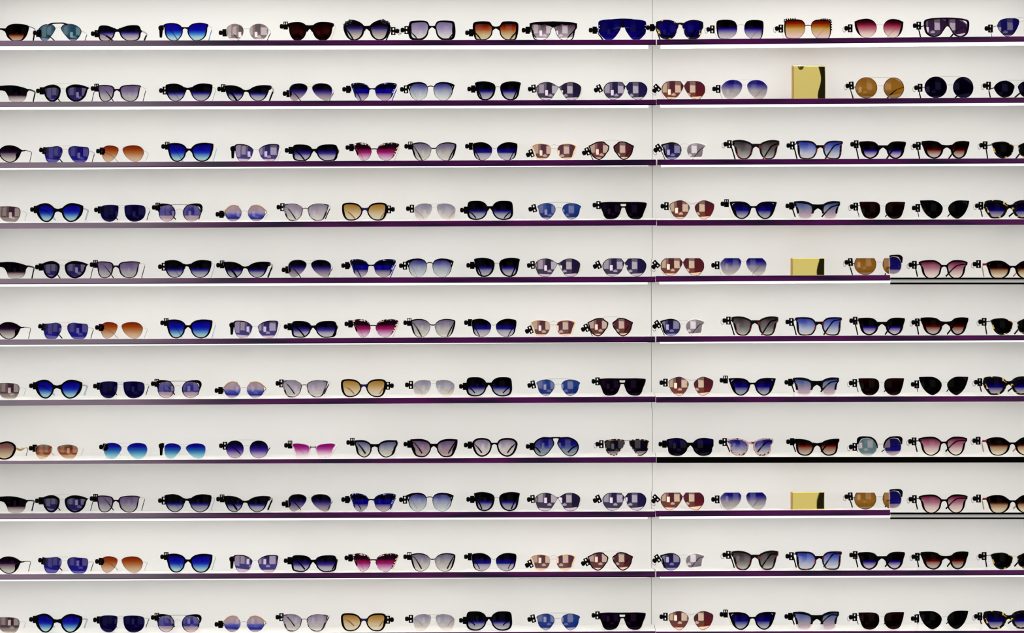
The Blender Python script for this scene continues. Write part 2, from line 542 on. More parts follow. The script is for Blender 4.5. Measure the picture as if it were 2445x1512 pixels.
# ------------------------------------------------------------------ one pair of sunglasses from its drawing
CROP = {}
K1 = 2445 / 420.0
for row, oy, oxs in (('A', 30, (0, 400, 800, 1200, 1540)), ('B', 170, (0, 370, 670, 1080, 1410)), ('C', 315, (0, 370, 680, 1100, 1390, 1720, 2025)),
                     ('D', 460, (0, 350, 650, 950, 1260, 1570, 1860, 2025)), ('E', 1025, (0, 370, 670, 970, 1250, 1560, 1860, 2025))):
    for ox in oxs: CROP[row + str(ox)] = (ox, oy, K1)
CROP['A1940'] = (1940, 30, 2445 / 505.0)
CROP['B1690'] = (1690, 140, K1)
CROP['B2010'] = (2010, 170, 2445 / 435.0)
SLOPE = {'A': 0.0, 'B': 0.0, 'C': 0.0, 'D': 0.05, 'E': 0.05}
Y0 = 0.030
PROTO = {}

def children(o): return [c for c in bpy.data.objects if c.parent == o]

def G(key, crop, label, c, o, t, f, l, b=(), tp=None, tg=None, s='R', dep=0.0036, orn=None, rd=None):
    ox, oy, k = CROP[crop]; U_ = PX / k
    row = key[0]
    def raw(cs):
        if cs[0] == '@':
            return circle_pts(*[float(q) for q in cs[1:].split(',')])
        return parse(cs)
    P = raw(c)
    Q = spline(P, True, 10)
    xs = [p[0] for p in Q]; x0, x1 = min(xs), max(xs)
    if rd is None: rd = 0.22 if max(t) <= 6 else 0.6
    if rd and c[0] != '@':                     # fuller lower half: chords of the drawing rounded out
        ys_ = [p[1] for p in Q]; xm, ym = (x0 + x1) / 2, (min(ys_) + max(ys_)) / 2
        hw_, hh_ = (x1 - x0) / 2, (max(ys_) - min(ys_)) / 2
        R_ = []
        for x, y in Q:
            a, b_ = (x - xm) / hw_, (y - ym) / hh_
            r = math.hypot(a, b_)
            if b_ > 0 and r < 0.99:
                k_ = min(1, max(0, (r - 0.58) / 0.34)); k_ = k_ * k_ * (3 - 2 * k_) * min(1, b_ / 0.4)
                inner_side = (a < 0) == (s == 'R')
                r2 = r + (0.99 - r) * rd * k_ * (1.0 if inner_side else 0.2)
                x, y = xm + (x - xm) * r2 / r, ym + (y - ym) * r2 / r
            R_.append((x, y))
        Q = R_
    dy = o[2] if len(o) > 2 else 0.0
    Q2 = [(o[0] + (x1 - p[0]) / (x1 - x0) * (o[1] - o[0]), p[1] + dy) for p in Q]
    lz, rz = (Q2, Q) if s == 'R' else (Q, Q2)
    allx = [p[0] for p in lz + rz]
    bot = max(p[1] for p in lz + rz)
    cxz = (min(allx) + max(allx)) / 2
    cpx = ox + cxz / k
    shift = ((1160 - cpx) * 0.020 - (1222 - cpx) * 0.006) * PX
    psi = -math.atan(shift / 0.085)
    cp = math.cos(psi)
    def loc(p): return ((p[0] - cxz) * U_ / cp, (bot - p[1]) * U_)
    root = bpy.data.objects.new('sunglasses', None); COL.objects.link(root)
    root.empty_display_size = 0.02
    root['category'] = 'sunglasses'
    fm = f.split('|'); lm = l.split('|')
    edges = {}
    for i, side in enumerate(('L', 'R')):
        con = [loc(p) for p in (lz if side == 'L' else rz)]
        con = resample(con, NC)
        tt, to, tb, ti = [max((q * 1.28 if 8 <= q <= 22 else q) * U_, 0.0004) for q in t]
        tw = (tt, ti, tb, to) if side == 'L' else (tt, to, tb, ti)
        rim, lens = rim_and_lens(con, tw, fm[i % len(fm)], lm[i % len(lm)], dep)
        link('rim', rim, root); link('lens', lens, root)
        edges[side] = con
    for spec in b:
        mat, pts = spec.split('|')
        nm = 'bridge'
        if mat[0] == '^': nm = 'brow_bar'; mat = mat[1:]
        elif mat[0] == '~': nm = 'trim'; mat = mat[1:]
        pp = [tuple(float(q) for q in w.split(',')) + (False,) for w in pts.split()]
        if nm == 'bridge' and len(pp) == 3 and 15 <= pp[1][2] <= 60 and mat in ('black', 'plumblack', 'tort', 'tortred', 'navy'):
            pp = [(a[0], a[1] + 0.12 * a[2], a[2] * 1.5, a[3]) if i_ != 1 else a for i_, a in enumerate(pp)]   # flares into the rims
        pp = spline(pp, False, 6)
        path = []
        for x, y, w in pp:
            X, Z = loc((x, y)); path.append((X, wrap(X) + (-0.0006 if nm != 'bridge' else 0.0), Z, w * U_))
        wm = max(q[3] for q in path)
        link(nm, sweep(path, mat, nm, (dep * 0.95 if wm > 0.0025 else wm, (0, 1, 0), wm <= 0.0025)), root)
    if orn:
        mat, pts = orn.split('|'); V, F = [], []
        for w in pts.split():
            x, y, r = [float(q) for q in w.split(',')]
            X, Z = loc((x, y)); r = r * U_
            me_b = len(V); n1, n2 = 10, 6
            for i in range(1, n2):
                for j in range(n1):
                    a, e = 2 * math.pi * j / n1, math.pi * i / n2
                    V.append((X + r * math.sin(e) * math.cos(a), wrap(X) - 0.0012 - r * 0.7 * math.cos(e), Z + r * math.sin(e) * math.sin(a)))
            for i in range(n2 - 2):
                for j in range(n1):
                    F.append((me_b + i * n1 + j, me_b + i * n1 + (j + 1) % n1, me_b + (i + 1) * n1 + (j + 1) % n1, me_b + (i + 1) * n1 + j))
            F.append(tuple(me_b + j for j in range(n1))[::-1]); F.append(tuple(me_b + (n2 - 2) * n1 + j for j in range(n1)))
        link('ornament', mesh('ornament', V, F, mat), root)
    sl = SLOPE[row]
    if tp:
        hy, mats, w = tp[0], tp[1], tp[2]
        off = tp[3] if len(tp) > 3 else 0
        ms = mats.split('+')                       # front colour + tip colour
        for side in ('L', 'R'):
            sg = -1 if side == 'L' else 1
            hz = (bot - hy) * U_
            con = edges[side]
            ex = max(sg * p[0] for p in con if abs(p[1] - hz) < 0.006) if any(abs(p[1] - hz) < 0.006 for p in con) else max(sg * p[0] for p in con)
            hxx = sg * (ex - 0.0012 + off * U_)
            W = w * U_
            yh = wrap(hxx)
            wt = max(W * 0.75, min(0.0038, W + 0.0012))
            zt = sl * 0.118 + wt * 0.5 + 0.0003
            A = [(hxx, yh, hz, W, False), (hxx + sg * 0.0008, yh + 0.012, hz, W, False), (hxx - sg * 0.0005, 0.055, hz - 0.0015, W * 0.95, False),
                 (hxx - sg * 0.003, 0.080, hz - 0.0045, W * 0.9, False), (hxx - sg * 0.011, 0.099, (hz + zt) * 0.5, wt * 0.95, False), (hxx - sg * 0.020, 0.118, zt, wt, False)]
            pa = spline(A, False, 5)
            th = (0.0034 if W > 0.0021 else max(W, 0.0008), (1, 0, 0), True)
            if len(ms) == 1:
                link('temple', sweep(pa, ms[0], 'temple', th, 8), root)
            else:
                cut = 16
                te = link('temple', sweep(pa[:cut + 1], ms[0], 'temple', th, 8), root)
                th2 = (max(th[0] * 1.25, 0.0019), th[1], True)
                pb = [(p[0], p[1], p[2], p[3] * 1.15) for p in pa[cut:]]
                link('temple_tip', sweep(pb, ms[1], 'temple_tip', th2, 8), te)
    if tg:
        kind = tg[2]; rot = tg[3] if len(tg) > 3 else 0
        X, Z = loc((tg[0], tg[1]))
        sg = -1 if 'r' not in kind else 1
        kd = TAGS[kind[0]]
        a = link('security_tag', kd[0], root)
        a.location = (X, wrap(X) + 0.0075, Z)
        a.rotation_euler = (0, math.radians(rot), math.pi if sg > 0 else 0)
        link('tag_knob', kd[1], a)
        if 'l' in kind: link('tag_loop', TAGS['loop'], a)
    root.rotation_euler = (0, 0, psi)
    root['label'] = label
    PROTO[key] = (root, cpx, (oy + bot / k))
    return root

# ------------------------------------------------------------------ lens tints (0 = top edge, 1 = bottom edge)
LN('brownfade', '0:020000 .58:040000 .68:6a2008 .74:8e5a34 .86:a08470 1:b6a494')
LN('teal', '0:1c3450 .5:163e4c 1:06283c', .22, (.55, .75, .85))
LN('nv30', '0:000002 .34:020008 .44:12065a .54:48407c .68:8c8290 1:b4a9a8')
LN('nv40', '0:000002 .38:020008 .47:0a0058 .56:2c2a78 .68:84809a 1:b8b2b2')
LN('nv50', '0:000002 .42:02000c .51:0c0060 .59:3a3a7c .70:86849a 1:b4b2b0')
LN('bluefade', '0:0a006e .40:08068a .52:1438a0 .66:3c7ab8 .80:8ab0ba 1:b2c6c2')
LN('bluefade2', '0:06005a .38:08088c .52:1a2e9a .66:4a78b0 .84:8cb0ba 1:aabebc')
LN('silvermirror', '0:4c4044 .5:584c4e 1:7c7474', .62, (.80, .70, .69))
LN('blackred', '0:050000 .3:180202 .55:260404 .8:0a0000 1:040000', 0.006, (1, .3, .3))  # dim red reflection painted into the tint at mid height
LN('purplefade', '0:000002 .18:08041c .34:261e5c .48:6a6080 .72:a09890 1:c2bab0')
LN('lilac', '0:685a80 .4:887a9a .78:b6aeb2 1:cac4bc', .06)
LN('amberfade', '0:240400 .18:6e1802 .38:963c0a .54:a07a4c .72:b29c72 1:c0ae94', .03)
LN('shieldmirror', '0:180014 .14:380a30 .3:5c4c56 .6:7c6c76 1:a89ca2', .55, (.78, .70, .74))
LN('royalblue', '0:04004c .5:030040 1:0a006c', 0.012, (.4, .4, 1))
LN('deepblue', '0:04003e .5:06005a .85:030030 1:02001c', 0.012, (.4, .4, 1))
LN('nv35', '0:000002 .34:030008 .44:10005c .54:44368c .72:948c98 1:bcb5b3')
LN('sunset', '0:3a0400 .18:741202 .34:965410 .48:ae8e4c .72:c0a088 1:d0b0b0')
LN('redfade', '0:080006 .14:3a0012 .30:78142c .50:a05a68 .74:c6a69e 1:d5c9ba')
LN('plumshield', '0:180020 .5:20002c 1:30103a', .6, (.72, .62, .72))
LN('bluepatch', '0:04004a .5:04004a 1:03003a', 0.3, (.50, .44, .55))
LN('plumclear', '0:000002 .54:020004 .62:341028 .68:7c6a70 .84:aaa29a 1:c0baae')
LN('inkmirror', '0:10103a .4:0c0648 .7:0c064c 1:20186a', 0.15, (.80, .72, .95))
LN('greylilac', '0:504064 .38:68587c .68:98949a 1:aca8a2', .05)
LN('nvviolet', '0:000004 .3:03000e .42:180a52 .55:4a3a78 .74:8a7c8a 1:aa9e9c')
LN('catblue', '0:000008 .24:02001a .36:040080 .54:040068 .66:726688 .74:948898 1:bcaeaa')
LN('greyblue', '0:181060 .2:484886 .45:8a90a4 .74:b4b8ba 1:c6cac6', .05)
LN('violetmirror', '0:08002c .5:08002c 1:20143c', .66, (.74, .64, .72))
LN('violetmirror2', '0:06003a .5:08003e 1:18103a', .62, (.76, .68, .74))
LN('redmirror', '0:420024 .5:4e0018 .8:640408 1:703430', .66, (.93, .78, .56))
LN('mauvemirror', '0:420a26 .5:46101e .8:560a10 1:6a3a34', .62, (.90, .72, .58))
LN('silverblue', '0:06005e .20:140c70 .36:4c4680 .55:8c8692 .8:a8a09a 1:b8aea4', .07)
LN('amber', '0:7c5016 .5:8a5c16 .85:744c0a 1:6a4206', .10, (.9, .75, .6))
LN('inkblack', '0:02000c .5:020010 1:020008', 0.02, (.4, .35, 1))
LN('pinkgrey', '0:020002 .24:0c0010 .38:280634 .54:766a6e .80:aca49c 1:c2bab0')
LN('navymirror', '0:0a0450 .5:0c0468 .8:0e0670 1:3a3488', 0.12, (.62, .56, .85))
LN('brownred', '0:681202 .28:883408 .5:a06636 .74:b89678 1:c2ac96')
LN('butterfly', '0:141440 .5:1a2066 .8:20246c 1:8c707c', 0.45, (.82, .66, .72))
LN('nvwide', '0:000004 .30:030010 .44:160860 .57:3c3082 .74:9a94a4 1:b6b2b2')
LN('rosefade', '0:100006 .24:1c0010 .38:78083a .50:8c165c .64:aa6296 .84:c6a8ba 1:ccbaba')
LN('greysmoke', '0:56486a .28:787080 .58:a6a09c 1:c8c4b6', .06)
LN('nvhard', '0:000002 .28:03000c .40:080058 .56:121070 .63:8a869a .75:a49ea8 1:bab2b6')
LN('rosegoldmirror', '0:4a1e30 .5:4c2634 1:5c3038', .62, (.90, .72, .55))
LN('silverwhite', '0:847e88 1:665c66', .68, (.88, .80, .80))  # pale tint paints the white reflection of a right-hand mirror lens
LN('midnight', '0:04001c .4:06003a .8:06004c 1:302058', .42, (.6, .56, .80))
LN('warmgrey', '0:241a1a .2:40363a .5:5c5454 .74:82807c 1:a8a8a2', .04)
LN('skyfade', '0:1c2a8e .18:34429a .4:6874a8 .68:a4a8ba 1:c2beba', .05)
LN('violetfade', '0:000002 .42:02000c .54:180a78 .64:685892 .84:b4a8b4 1:c6babe')
LN('oxblood', '0:020000 .36:140000 .50:520402 .60:865246 .80:a6968a 1:b8aca4')
LN('black', '0:030303 1:030303', 0.004)
LN('platemirror', '0:3a202c .35:2c0c24 .62:3c2230 .72:786c68 1:8c8478', 0.38, (.70, .62, .56))
LN('indigo', '0:04002c .5:04002e 1:030020', 0.02, (.4, .4, 1))
LN('bluepink', '0:64586c .26:2c2a7a .45:1c1a72 .64:34307a .68:9c8290 1:b4a2a4', 0.1, (.9, .8, .85))
LN('pinkblue', '0:9c868a .46:8c7a8e .58:40489c .84:0c147a .9:7a6c88 1:a48e90', 0.1, (.9, .8, .85))
LN('greypink', '0:7a6e80 .4:948898 .7:b0a8a8 1:c6c2ba', .07)
LN('honey', '0:926428 .28:a88648 .58:bea884 1:cec6b2')
LN('paleaviator', '0:767084 .28:8a8896 .58:aca6a6 .84:cac2ba 1:d6ccc4', .09)
LN('steelblue', '0:14307a .3:1c3c7c .5:062c7c .85:08206c .9:6c7490 1:8c92a0', 0.2, (.80, .72, .62))
LN('blackplum', '0:0c0016 .2:06000c 1:030004', 0.012, (.7, .3, 1))
LN('nvcat', '0:03000e .3:04003c .50:060070 .60:4a4a82 .80:8a8a98 1:a6a6a6')
LN('pinkfade', '0:2c3c84 .16:485888 .4:72728e .7:a08e9a 1:bea8ac', .04)
LN('ox2', '0:200404 .3:0c0101 .85:080000 .94:2a0202 1:420404', 0.004)
LN('tortlens', '0:03000c .38:05002c .56:0a006a .66:565680 .84:8c8090 1:aaa29a')
LN('brownsmoke', '0:5a3a38 .3:7c5048 .6:a28a72 1:c6b696')
LN('orangemirror', '0:6c6054 .14:5a3014 .28:5a1c04 .45:884408 .66:7a2c04 .72:a68468 1:c6ac96', .16, (.95, .85, .75))
LN('oceanfade', '0:06006c .24:0a0a84 .45:1a4c9c .64:4a8cb0 .84:8cbac2 1:9ac6c6')
LN('nvround', '0:000004 .18:05001e .38:0c0452 .5:2a1a7a .6:5a3a92 .8:a094a8 1:b6aeb2')
LN('magenta', '0:7a0050 .24:86106c .44:a23c86 .64:c28ab2 .84:d6c2ce 1:dcd4d6')
LN('greyolive', '0:38366a .24:686a86 .54:9a9c9e .8:bcb8a6 1:c6c2b2', .04)
LN('mauvegrey', '0:4a305c .24:685272 .54:8a7882 .84:a88c8e 1:b6aa9a', .04)
LN('palegrey', '0:6a5a76 .28:94889c .58:b6aeaa 1:cec6ba', .08)
LN('aviatornavy', '0:08005c .38:0e0e6c .54:3a4882 .7:7a8492 1:8e8e8e', .05)
LN('blackband', '0:4a4048 .08:0a040c .5:08001c .72:02000a .76:766a72 1:a6968e', 0.05)
LN('inkblue', '0:020008 .1:08004a .34:04001c .7:020010 1:030018', 0.01)  # blue sheen near the top is painted into the tint
LN('bluegrey', '0:100a5c .24:1a187a .4:4a488a .6:84829c .84:aca8ae 1:bab4b2', .05)
LN('russet', '0:020000 .3:160200 .42:641002 .55:8a584a .8:a89484 1:baac9c')
LN('tealmirror', '0:566e74 .5:567076 .8:5a767a 1:8c9696', .25, (.85, .62, .62))
LN('deepmirror', '0:04043c .5:060460 .72:060464 .78:807088 1:90848e', 0.2, (.85, .58, .50))
LN('winefade', '0:3a0a20 .14:782a46 .4:a2687a .64:c6aca6 1:ded6c6', .04)
LN('coffee', '0:020000 .34:0c0200 .42:4a1a08 .54:9c7a5c .8:c6b696 1:d2cab6')

# ------------------------------------------------------------------ row A, the top shelf
G('A1', 'A0', 'black sunglasses, brown-bottomed lenses, cut at the left edge', '95,175 160,150 240,147 330,158 375,180 372,235 350,300 320,350 285,380 215,386 150,383 110,345 75,285 50,240', (-385, -60), (10, 40, 8, 34), 'black', 'brownfade', ['black|-70,222,26 -5,218,22 60,228,30'], (185, 'purple+black', 12))
G('A2', 'A0', 'teal-lensed aviators with black and yellow brow bar', '833,205 870,160 905,150 945,148 1010,155 1070,185 1105,225 1112,265 1090,320 1060,360 1020,384 980,382 930,345 880,290 845,240', (497, 757), (4, 6, 3, 5), 'black', 'teal', ['silver|752,202,5 770,192,5 790,190,5 815,192,5 836,206,5', '^black|655,158,14 700,142,20 750,138,18 800,137,16 860,138,18 905,150,24 930,154,14', '~cream|640,150,9 662,149,12 688,147,9', '~tan|892,146,10 915,146,18 938,151,9'], (250, 'silver+black', 7), (500, 275, 'k', 10), rd=0.3)
G('A3', 'A0', 'low wide black sunglasses with silver temple hinges', '1665,215 1720,190 1780,175 1850,170 1905,176 1930,198 1942,235 1962,250 1940,285 1930,340 1905,375 1850,388 1760,388 1710,365 1675,320 1645,265', (1322, 1590), (14, 18, 8, 14), 'black', 'nv30', ['black|1570,235,50 1618,245,36 1665,235,50'], (258, 'taupe+black', 20), (1310, 282, 'k'))
G('A4', 'A400', 'black panto sunglasses with long dangling security clip', '275,215 320,165 400,143 480,143 545,160 556,180 540,210 535,265 515,325 475,370 420,390 350,387 300,340 270,280', (-78, 202), (9, 14, 8, 11), 'black', 'bluefade', ['black|185,218,34 230,211,18 285,218,30'], (185, 'palewire+tealblue', 9), (-112, 255, 'd'))
G('A5', 'A400', 'round thin-rimmed silver mirrored sunglasses', '1133,255 1140,215 1170,180 1215,160 1265,154 1320,163 1365,190 1388,225 1387,290 1365,335 1330,370 1280,390 1230,387 1180,355 1145,310', (800, 1050), (3, 3, 3, 3), 'silver', 'silvermirror', ['silver|1046,228,6 1090,222,6 1137,228,6'], (235, 'silver+black', 7), (772, 275, 'k'))
G('A6', 'A400', 'solid black sunglasses with dim red reflections painted into lenses', '2000,200 2060,150 2140,135 2240,140 2300,153! 2305,190 2285,212 2270,290 2235,355 2190,390 2120,392 2070,360 2030,300 2000,250', (1655, 1940), (20, 26, 16, 22), 'black', 'blackred', ['black|1915,215,75 1970,208,54 2025,215,75'], (170, 'cream', 9), (1625, 185, 'u'))
G('A7', 'A800', 'black cat-eye with jewelled corners and clip at right', '475,190 520,145 590,110 660,100 720,122 755,160 765,205 755,260 725,325 690,365 640,388 575,385 525,345 490,285 468,225', (107, 412), (52, 40, 14, 22), 'black', 'purplefade', ['black|390,215,60 430,208,42 490,215,60'], (200, 'black', 16), (800, 255, 'srl'), orn='jewel|148,135,18 200,110,19 120,165,14 175,128,13 222,125,13 160,165,11 205,150,12 665,106,18 722,130,18 690,118,14 640,122,13 690,152,12 745,150,15 660,145,10')
G('A8', 'A800', 'square black sunglasses with pale lilac lenses', '1390,170 1420,125 1480,112 1560,112 1640,122 1663,165 1672,250 1666,320 1640,370 1580,387 1490,385 1440,350 1410,290 1388,220', (1012, 1310), (27, 48, 22, 15), 'black', 'lilac', ['black|1296,205,40 1345,198,20 1400,205,40'], (245, 'black', 12, -20), (988, 240, 'sl'))
G('A9', 'A800', 'oversized black sunglasses with red to amber lenses', '1912,180 1930,135 2000,120 2080,118 2150,130 2180,172 2200,200 2185,270 2160,330 2110,374 2040,382 1965,380 1935,340 1918,270', (2275, 2551), (40, 36, 10, 14), 'black', 'amberfade', ['black|2180,210,50 2235,206,28 2292,210,50'], (240, 'black', 20, -20), (1890, 275, 'k'), s='L')
G('A10', 'A1200', 'flat-topped black shield sunglasses with pale mirrored lens', '378,145! 450,132 560,125 705,121! 705,206! 682,225 660,300 630,345 590,377 520,382 450,377 420,330 405,250 380,210', (703, 1040), (48, 26, 6, 7), 'black', 'shieldmirror', ['black|600,150,50 660,155,66 705,160,84 750,155,66 810,150,50'], (230, 'black', 16, -26), (352, 240, 'k'), s='L', rd=0)
G('A11', 'A1200', 'rimless royal blue shield sunglasses with studded corners', '1340,125 1380,105 1450,95 1550,90 1676,85! 1676,203! 1650,205 1635,245 1600,300 1560,350 1520,377 1440,377 1385,330 1345,280 1338,200', (1674, 2005), (3, 4, 3, 3), 'black', 'royalblue', ['black|1675,92,18 1675,150,20 1675,205,24', '^black|1540,92,8 1610,88,9 1675,86,10 1740,87,9 1810,90,8'], (255, 'black', 16, -10), (1290, 240, 'k'), s='L', orn='white|1352,182,6 1352,222,6 1990,175,6 1990,215,6', rd=0)
G('A12', 'A1540', 'yellow-flecked tortoiseshell sunglasses with dark blue lenses', '530,165 570,125 640,100 720,98 790,113 820,130! 822,200 800,240 785,300 750,350 690,372 620,364 575,310 550,250 525,200', (160, 470), (12, 30, 14, 12), 'tort', 'deepblue', ['tort|445,162,36 492,150,26 550,162,36'], (165, 'black', 16, -20), (112, 205, 'k'))
G('A13', 'A1540', 'square sunglasses, black to grey lenses, silver bridge', '1390,180 1410,130 1450,103 1530,92 1610,97 1655,113 1664,180 1655,270 1640,330 1610,357 1530,360 1460,340 1415,300 1390,240', (1003, 1288), (10, 16, 3, 4), 'black', 'nv35', ['silver|1283,205,5 1296,168,6 1340,160,6 1380,168,6 1393,205,5'], (200, 'silver', 4), (955, 225, 'sl'))
G('A14', 'A1540', 'scalloped black-rimmed sunglasses with amber sunset lenses', '1955,125 1975,103 2050,92 2130,92 2190,105 2225,140 2235,185 2225,260 2190,320 2150,353 2080,357 1990,352 1965,320 1950,240', (2318, 2608), (14, 12, 4, 4), 'black', 'sunset', ['black|2228,190,9 2245,176,12 2310,176,12 2326,190,9'], (180, 'silver', 4), (1912, 217, 'sl'), s='L', orn='black|1952,100,12 1975,92,12 2005,90,11 2035,88,11 2065,88,11 2095,86,10 1948,125,10 2600,100,12 2578,92,12 2548,88,12 2518,86,12 2490,86,11 2462,88,10 2610,125,11 2612,160,10 2613,195,10 2612,230,10')
G('A15', 'A1940', 'black cat-eye sunglasses with burgundy fade lenses', '500,103! 560,80 640,70 700,88 735,122 750,165 740,215 710,255 665,287 620,290 570,270 530,225 508,170', (830, 1073), (15, 20, 2, 4), 'black', 'redfade', ['silver|744,165,4 756,138,4 790,134,4 818,138,4 834,165,4'], (150, 'silver', 3), (460, 180, 'sl'), s='L')
G('A16', 'A1940', 'plum shield goggles reflecting a white shop wall', '1310,90 1370,68 1450,60 1571,57! 1571,145! 1545,160 1520,205 1490,250 1440,280 1390,282 1340,255 1315,215 1303,150', (1569, 1838), (15, 18, 14, 2), 'plumblack', 'plumshield', ['plumblack|1500,230,12 1526,196,14 1548,162,15 1571,150,16 1594,162,15 1616,196,14 1640,230,12', '^plumblack|1480,66,17 1571,64,17 1660,66,17'], (150, 'black', 12, -10), (1255, 150, 's'), s='L', rd=0.3)
G('A17', 'A1940', 'navy aviator lens cut off at the right edge', '2160,130 2190,85 2250,65 2330,62 2385,72 2402,100 2390,150 2360,205 2320,255 2270,274 2230,264 2185,215 2160,170', (2520, 2762), (3, 3, 3, 3), 'black', 'bluepatch', ['silver|2398,104,5 2430,94,6 2490,94,6 2524,104,5', '^tan|2340,62,5 2400,57,5 2520,57,5 2580,62,5'], (150, 'black', 6), (2092, 180, 's'), s='L')

# ------------------------------------------------------------------ row B
G('B1', 'B0', 'black flat-browed half pair cut by the left edge', '15,192! 120,186 220,195 320,222 378,250 355,285 342,340 320,385 280,414 200,418 140,402 105,350 75,295 45,262 15,258', (-390, -30), (12, 3, 1, 3), 'black', 'plumclear', ['black|-60,225,66 -5,225,66 45,225,66'], (248, 'black', 22))
G('B2', 'B0', 'chunky black rounds, ink-blue lenses, pale brow wire', '905,230 940,200 1000,178 1070,176 1140,190 1215,218! 1218,230! 1198,250 1185,300 1160,350 1110,397 1050,417 990,405 935,350 905,290', (560, 828), (46, 26, 20, 26), 'black', 'inkmirror', ['palewire|825,240,5 860,230,5 908,240,5', '^palewire|710,178,5 760,166,5 850,162,5 950,166,5 1010,178,5'], (226, 'silver+black', 7), (540, 258, 'k'))
G('B3', 'B0', 'slim plum-black square sunglasses with grey lenses', '1650,240 1680,205 1740,190 1830,184 1910,189 1950,205! 1930,230 1920,290 1900,360 1860,407 1800,420 1740,407 1690,360 1658,300', (1322, 1580), (12, 12, 8, 14), 'plumblack', 'greylilac', ['plumblack|1565,262,34 1610,252,20 1665,262,34'], (215, 'silver+black', 7), (1308, 225, 'u'))
G('B4', 'B370', 'black cat-eye sunglasses with light blue temples', '475,265 510,215 570,180 650,164 730,170 784,182! 785,225 775,280 750,340 710,387 650,414 590,407 540,365 500,310', (126, 425), (12, 14, 8, 10), 'black', 'nv50', ['black|400,240,44 445,240,28 500,240,44'], (215, 'silver+paleblue', 8), (110, 258, 's'))
G('B5', 'B370', 'sharp black cat-eye sunglasses with thick taupe temples', '1290,270 1330,230 1400,200 1490,187 1580,191 1610,200! 1603,245 1577,255 1560,300 1530,355 1485,397 1420,412 1370,397 1330,350 1300,310', (930, 1235), (12, 16, 8, 10), 'black', 'nv50', ['black|1205,268,40 1258,268,24 1315,268,40'], (225, 'taupe+black', 28, -8), (925, 230, 'u'))
G('B6', 'B670', 'silver aviators with violet to grey lenses, twin bridge', '430,215 460,180 520,158 580,156 650,170 695,205 711,250 705,310 690,370 650,405 600,405 540,370 480,320 440,265', (105, 372), (8, 4, 3, 4), 'silver|silver', 'nvviolet', ['palewire|374,212,5 400,208,5 432,212,5', '^palewire|325,160,6 350,170,6 400,174,6 450,172,6 488,160,6'], (250, 'silver+black', 7), (95, 302, 'k'), rd=0.15)
G('B7', 'B670', 'cat-eye sunglasses with blue-speckled brows and blue temples', '1305,240 1340,190 1410,160 1500,149 1590,158 1610,178 1600,215 1575,260 1555,320 1520,370 1470,400 1410,400 1360,360 1325,310', (970, 1235), (24, 26, 4, 6), 'bluefleck', 'catblue', ['black|1222,238,22 1265,236,15 1318,238,22'], (190, 'offwhite+blue', 10), (928, 240, 'k'))
G('B8', 'B670', 'round browline sunglasses with pale blue-grey lenses', '2122,250 2132,200 2165,165 2225,146 2290,147 2345,168 2380,210 2390,262 2377,320 2340,372 2290,402 2230,402 2180,374 2138,315', (1785, 2045), (18, 8, 3, 6), 'black', 'greyblue', ['black|2040,212,10 2085,202,14 2128,212,10', '^black|2300,153,14 2345,168,26 2385,188,36 2414,194,20', '^black|1870,153,14 1825,168,26 1785,188,36 1756,194,20', '~black|2400,195,26 2396,230,18 2388,266,8', '~black|1770,195,26 1776,230,18 1786,266,8'], (200, 'silver', 5, 14), (1736, 245, 's'))
G('B9', 'B1080', 'oversized black butterfly sunglasses, slim silver bridge', '665,210 690,170 750,145 830,134 910,141 955,155! 945,200 935,260 918,330 888,378 840,398 790,401 740,380 700,330 670,272', (312, 602), (20, 30, 14, 22), 'black', 'nv40', ['silver|598,215,8 630,207,12 668,215,8'], (165, 'black', 12), (290, 240, 'k'))
G('B10', 'B1080', 'violet mirrored butterfly lenses meeting at a point', '1170,215 1200,178 1250,150 1320,140 1390,155 1440,185 1482,212! 1450,270 1410,335 1370,382 1310,395 1250,387 1205,350 1180,290', (1482, 1795), (4, 4, 4, 4), 'plumblack', 'violetmirror', ['plumblack|1470,206,8 1482,212,12 1494,206,8', '~gold|1250,150,4 1200,170,4 1168,220,4 1165,290,4 1195,345,4 1250,388,4', '~gold|1715,152,4 1770,180,4 1800,230,4 1798,290,4 1765,345,4 1710,385,4'], (230, 'gold', 4), (1137, 230, 's', -8), s='L', rd=0)
G('B11', 'B1410', 'violet mirrored aviators with pointed inner corners', '190,215 215,175 260,145 320,138 390,138 445,142! 492,200! 475,250 450,310 400,360 340,387 290,387 235,350 200,300 187,250', (493, 798), (5, 5, 4, 4), 'black', 'violetmirror2', ['black|480,200,6 492,202,9 504,200,6', '^palewire|440,142,4 492,136,4 552,142,4'], (215, 'gold', 4), (135, 227, 's', -25), s='L', rd=0.1)
G('B12', 'B1410', 'red mirrored aviators with pointed inner corners', '1000,215 1020,175 1065,140 1130,128 1255,130! 1302,195! 1285,245 1250,300 1200,355 1130,382 1080,380 1030,330 1000,280', (1303, 1605), (5, 5, 4, 4), 'darkred', 'redmirror', ['darkred|1290,195,6 1302,196,9 1315,195,6', '^palewire|1250,130,4 1302,125,4 1358,130,4'], (210, 'gold', 4), (942, 222, 'sl', -45), s='L', rd=0.1)
G('B13', 'B1690', 'thin-rimmed aviators with blue to silver lenses', '553,360 575,320 620,292 700,284 770,300 820,340 846,380 840,430 820,490 780,537 730,552 680,537 620,490 570,430', (198, 487), (3, 3, 3, 3), 'taupe', 'silverblue', ['palewire|486,354,4 520,357,4 556,354,4', '^palewire|392,290,4 430,284,4 520,281,4 605,284,4 642,290,4'], (385, 'taupe', 4), (163, 408, 's'), rd=0.3)
G('B15', 'B2010', 'large round amber-lensed sunglasses with wire brow', '@717,212,144,142', (198, 484), (5, 5, 5, 5), 'darkred', 'amber', ['taupe|480,182,4 528,180,4 576,182,4', '^taupe|360,78,4 390,73,4 530,71,4 680,73,4 705,78,4'], (200, 'black', 11), (157, 180, 'sl', -5))
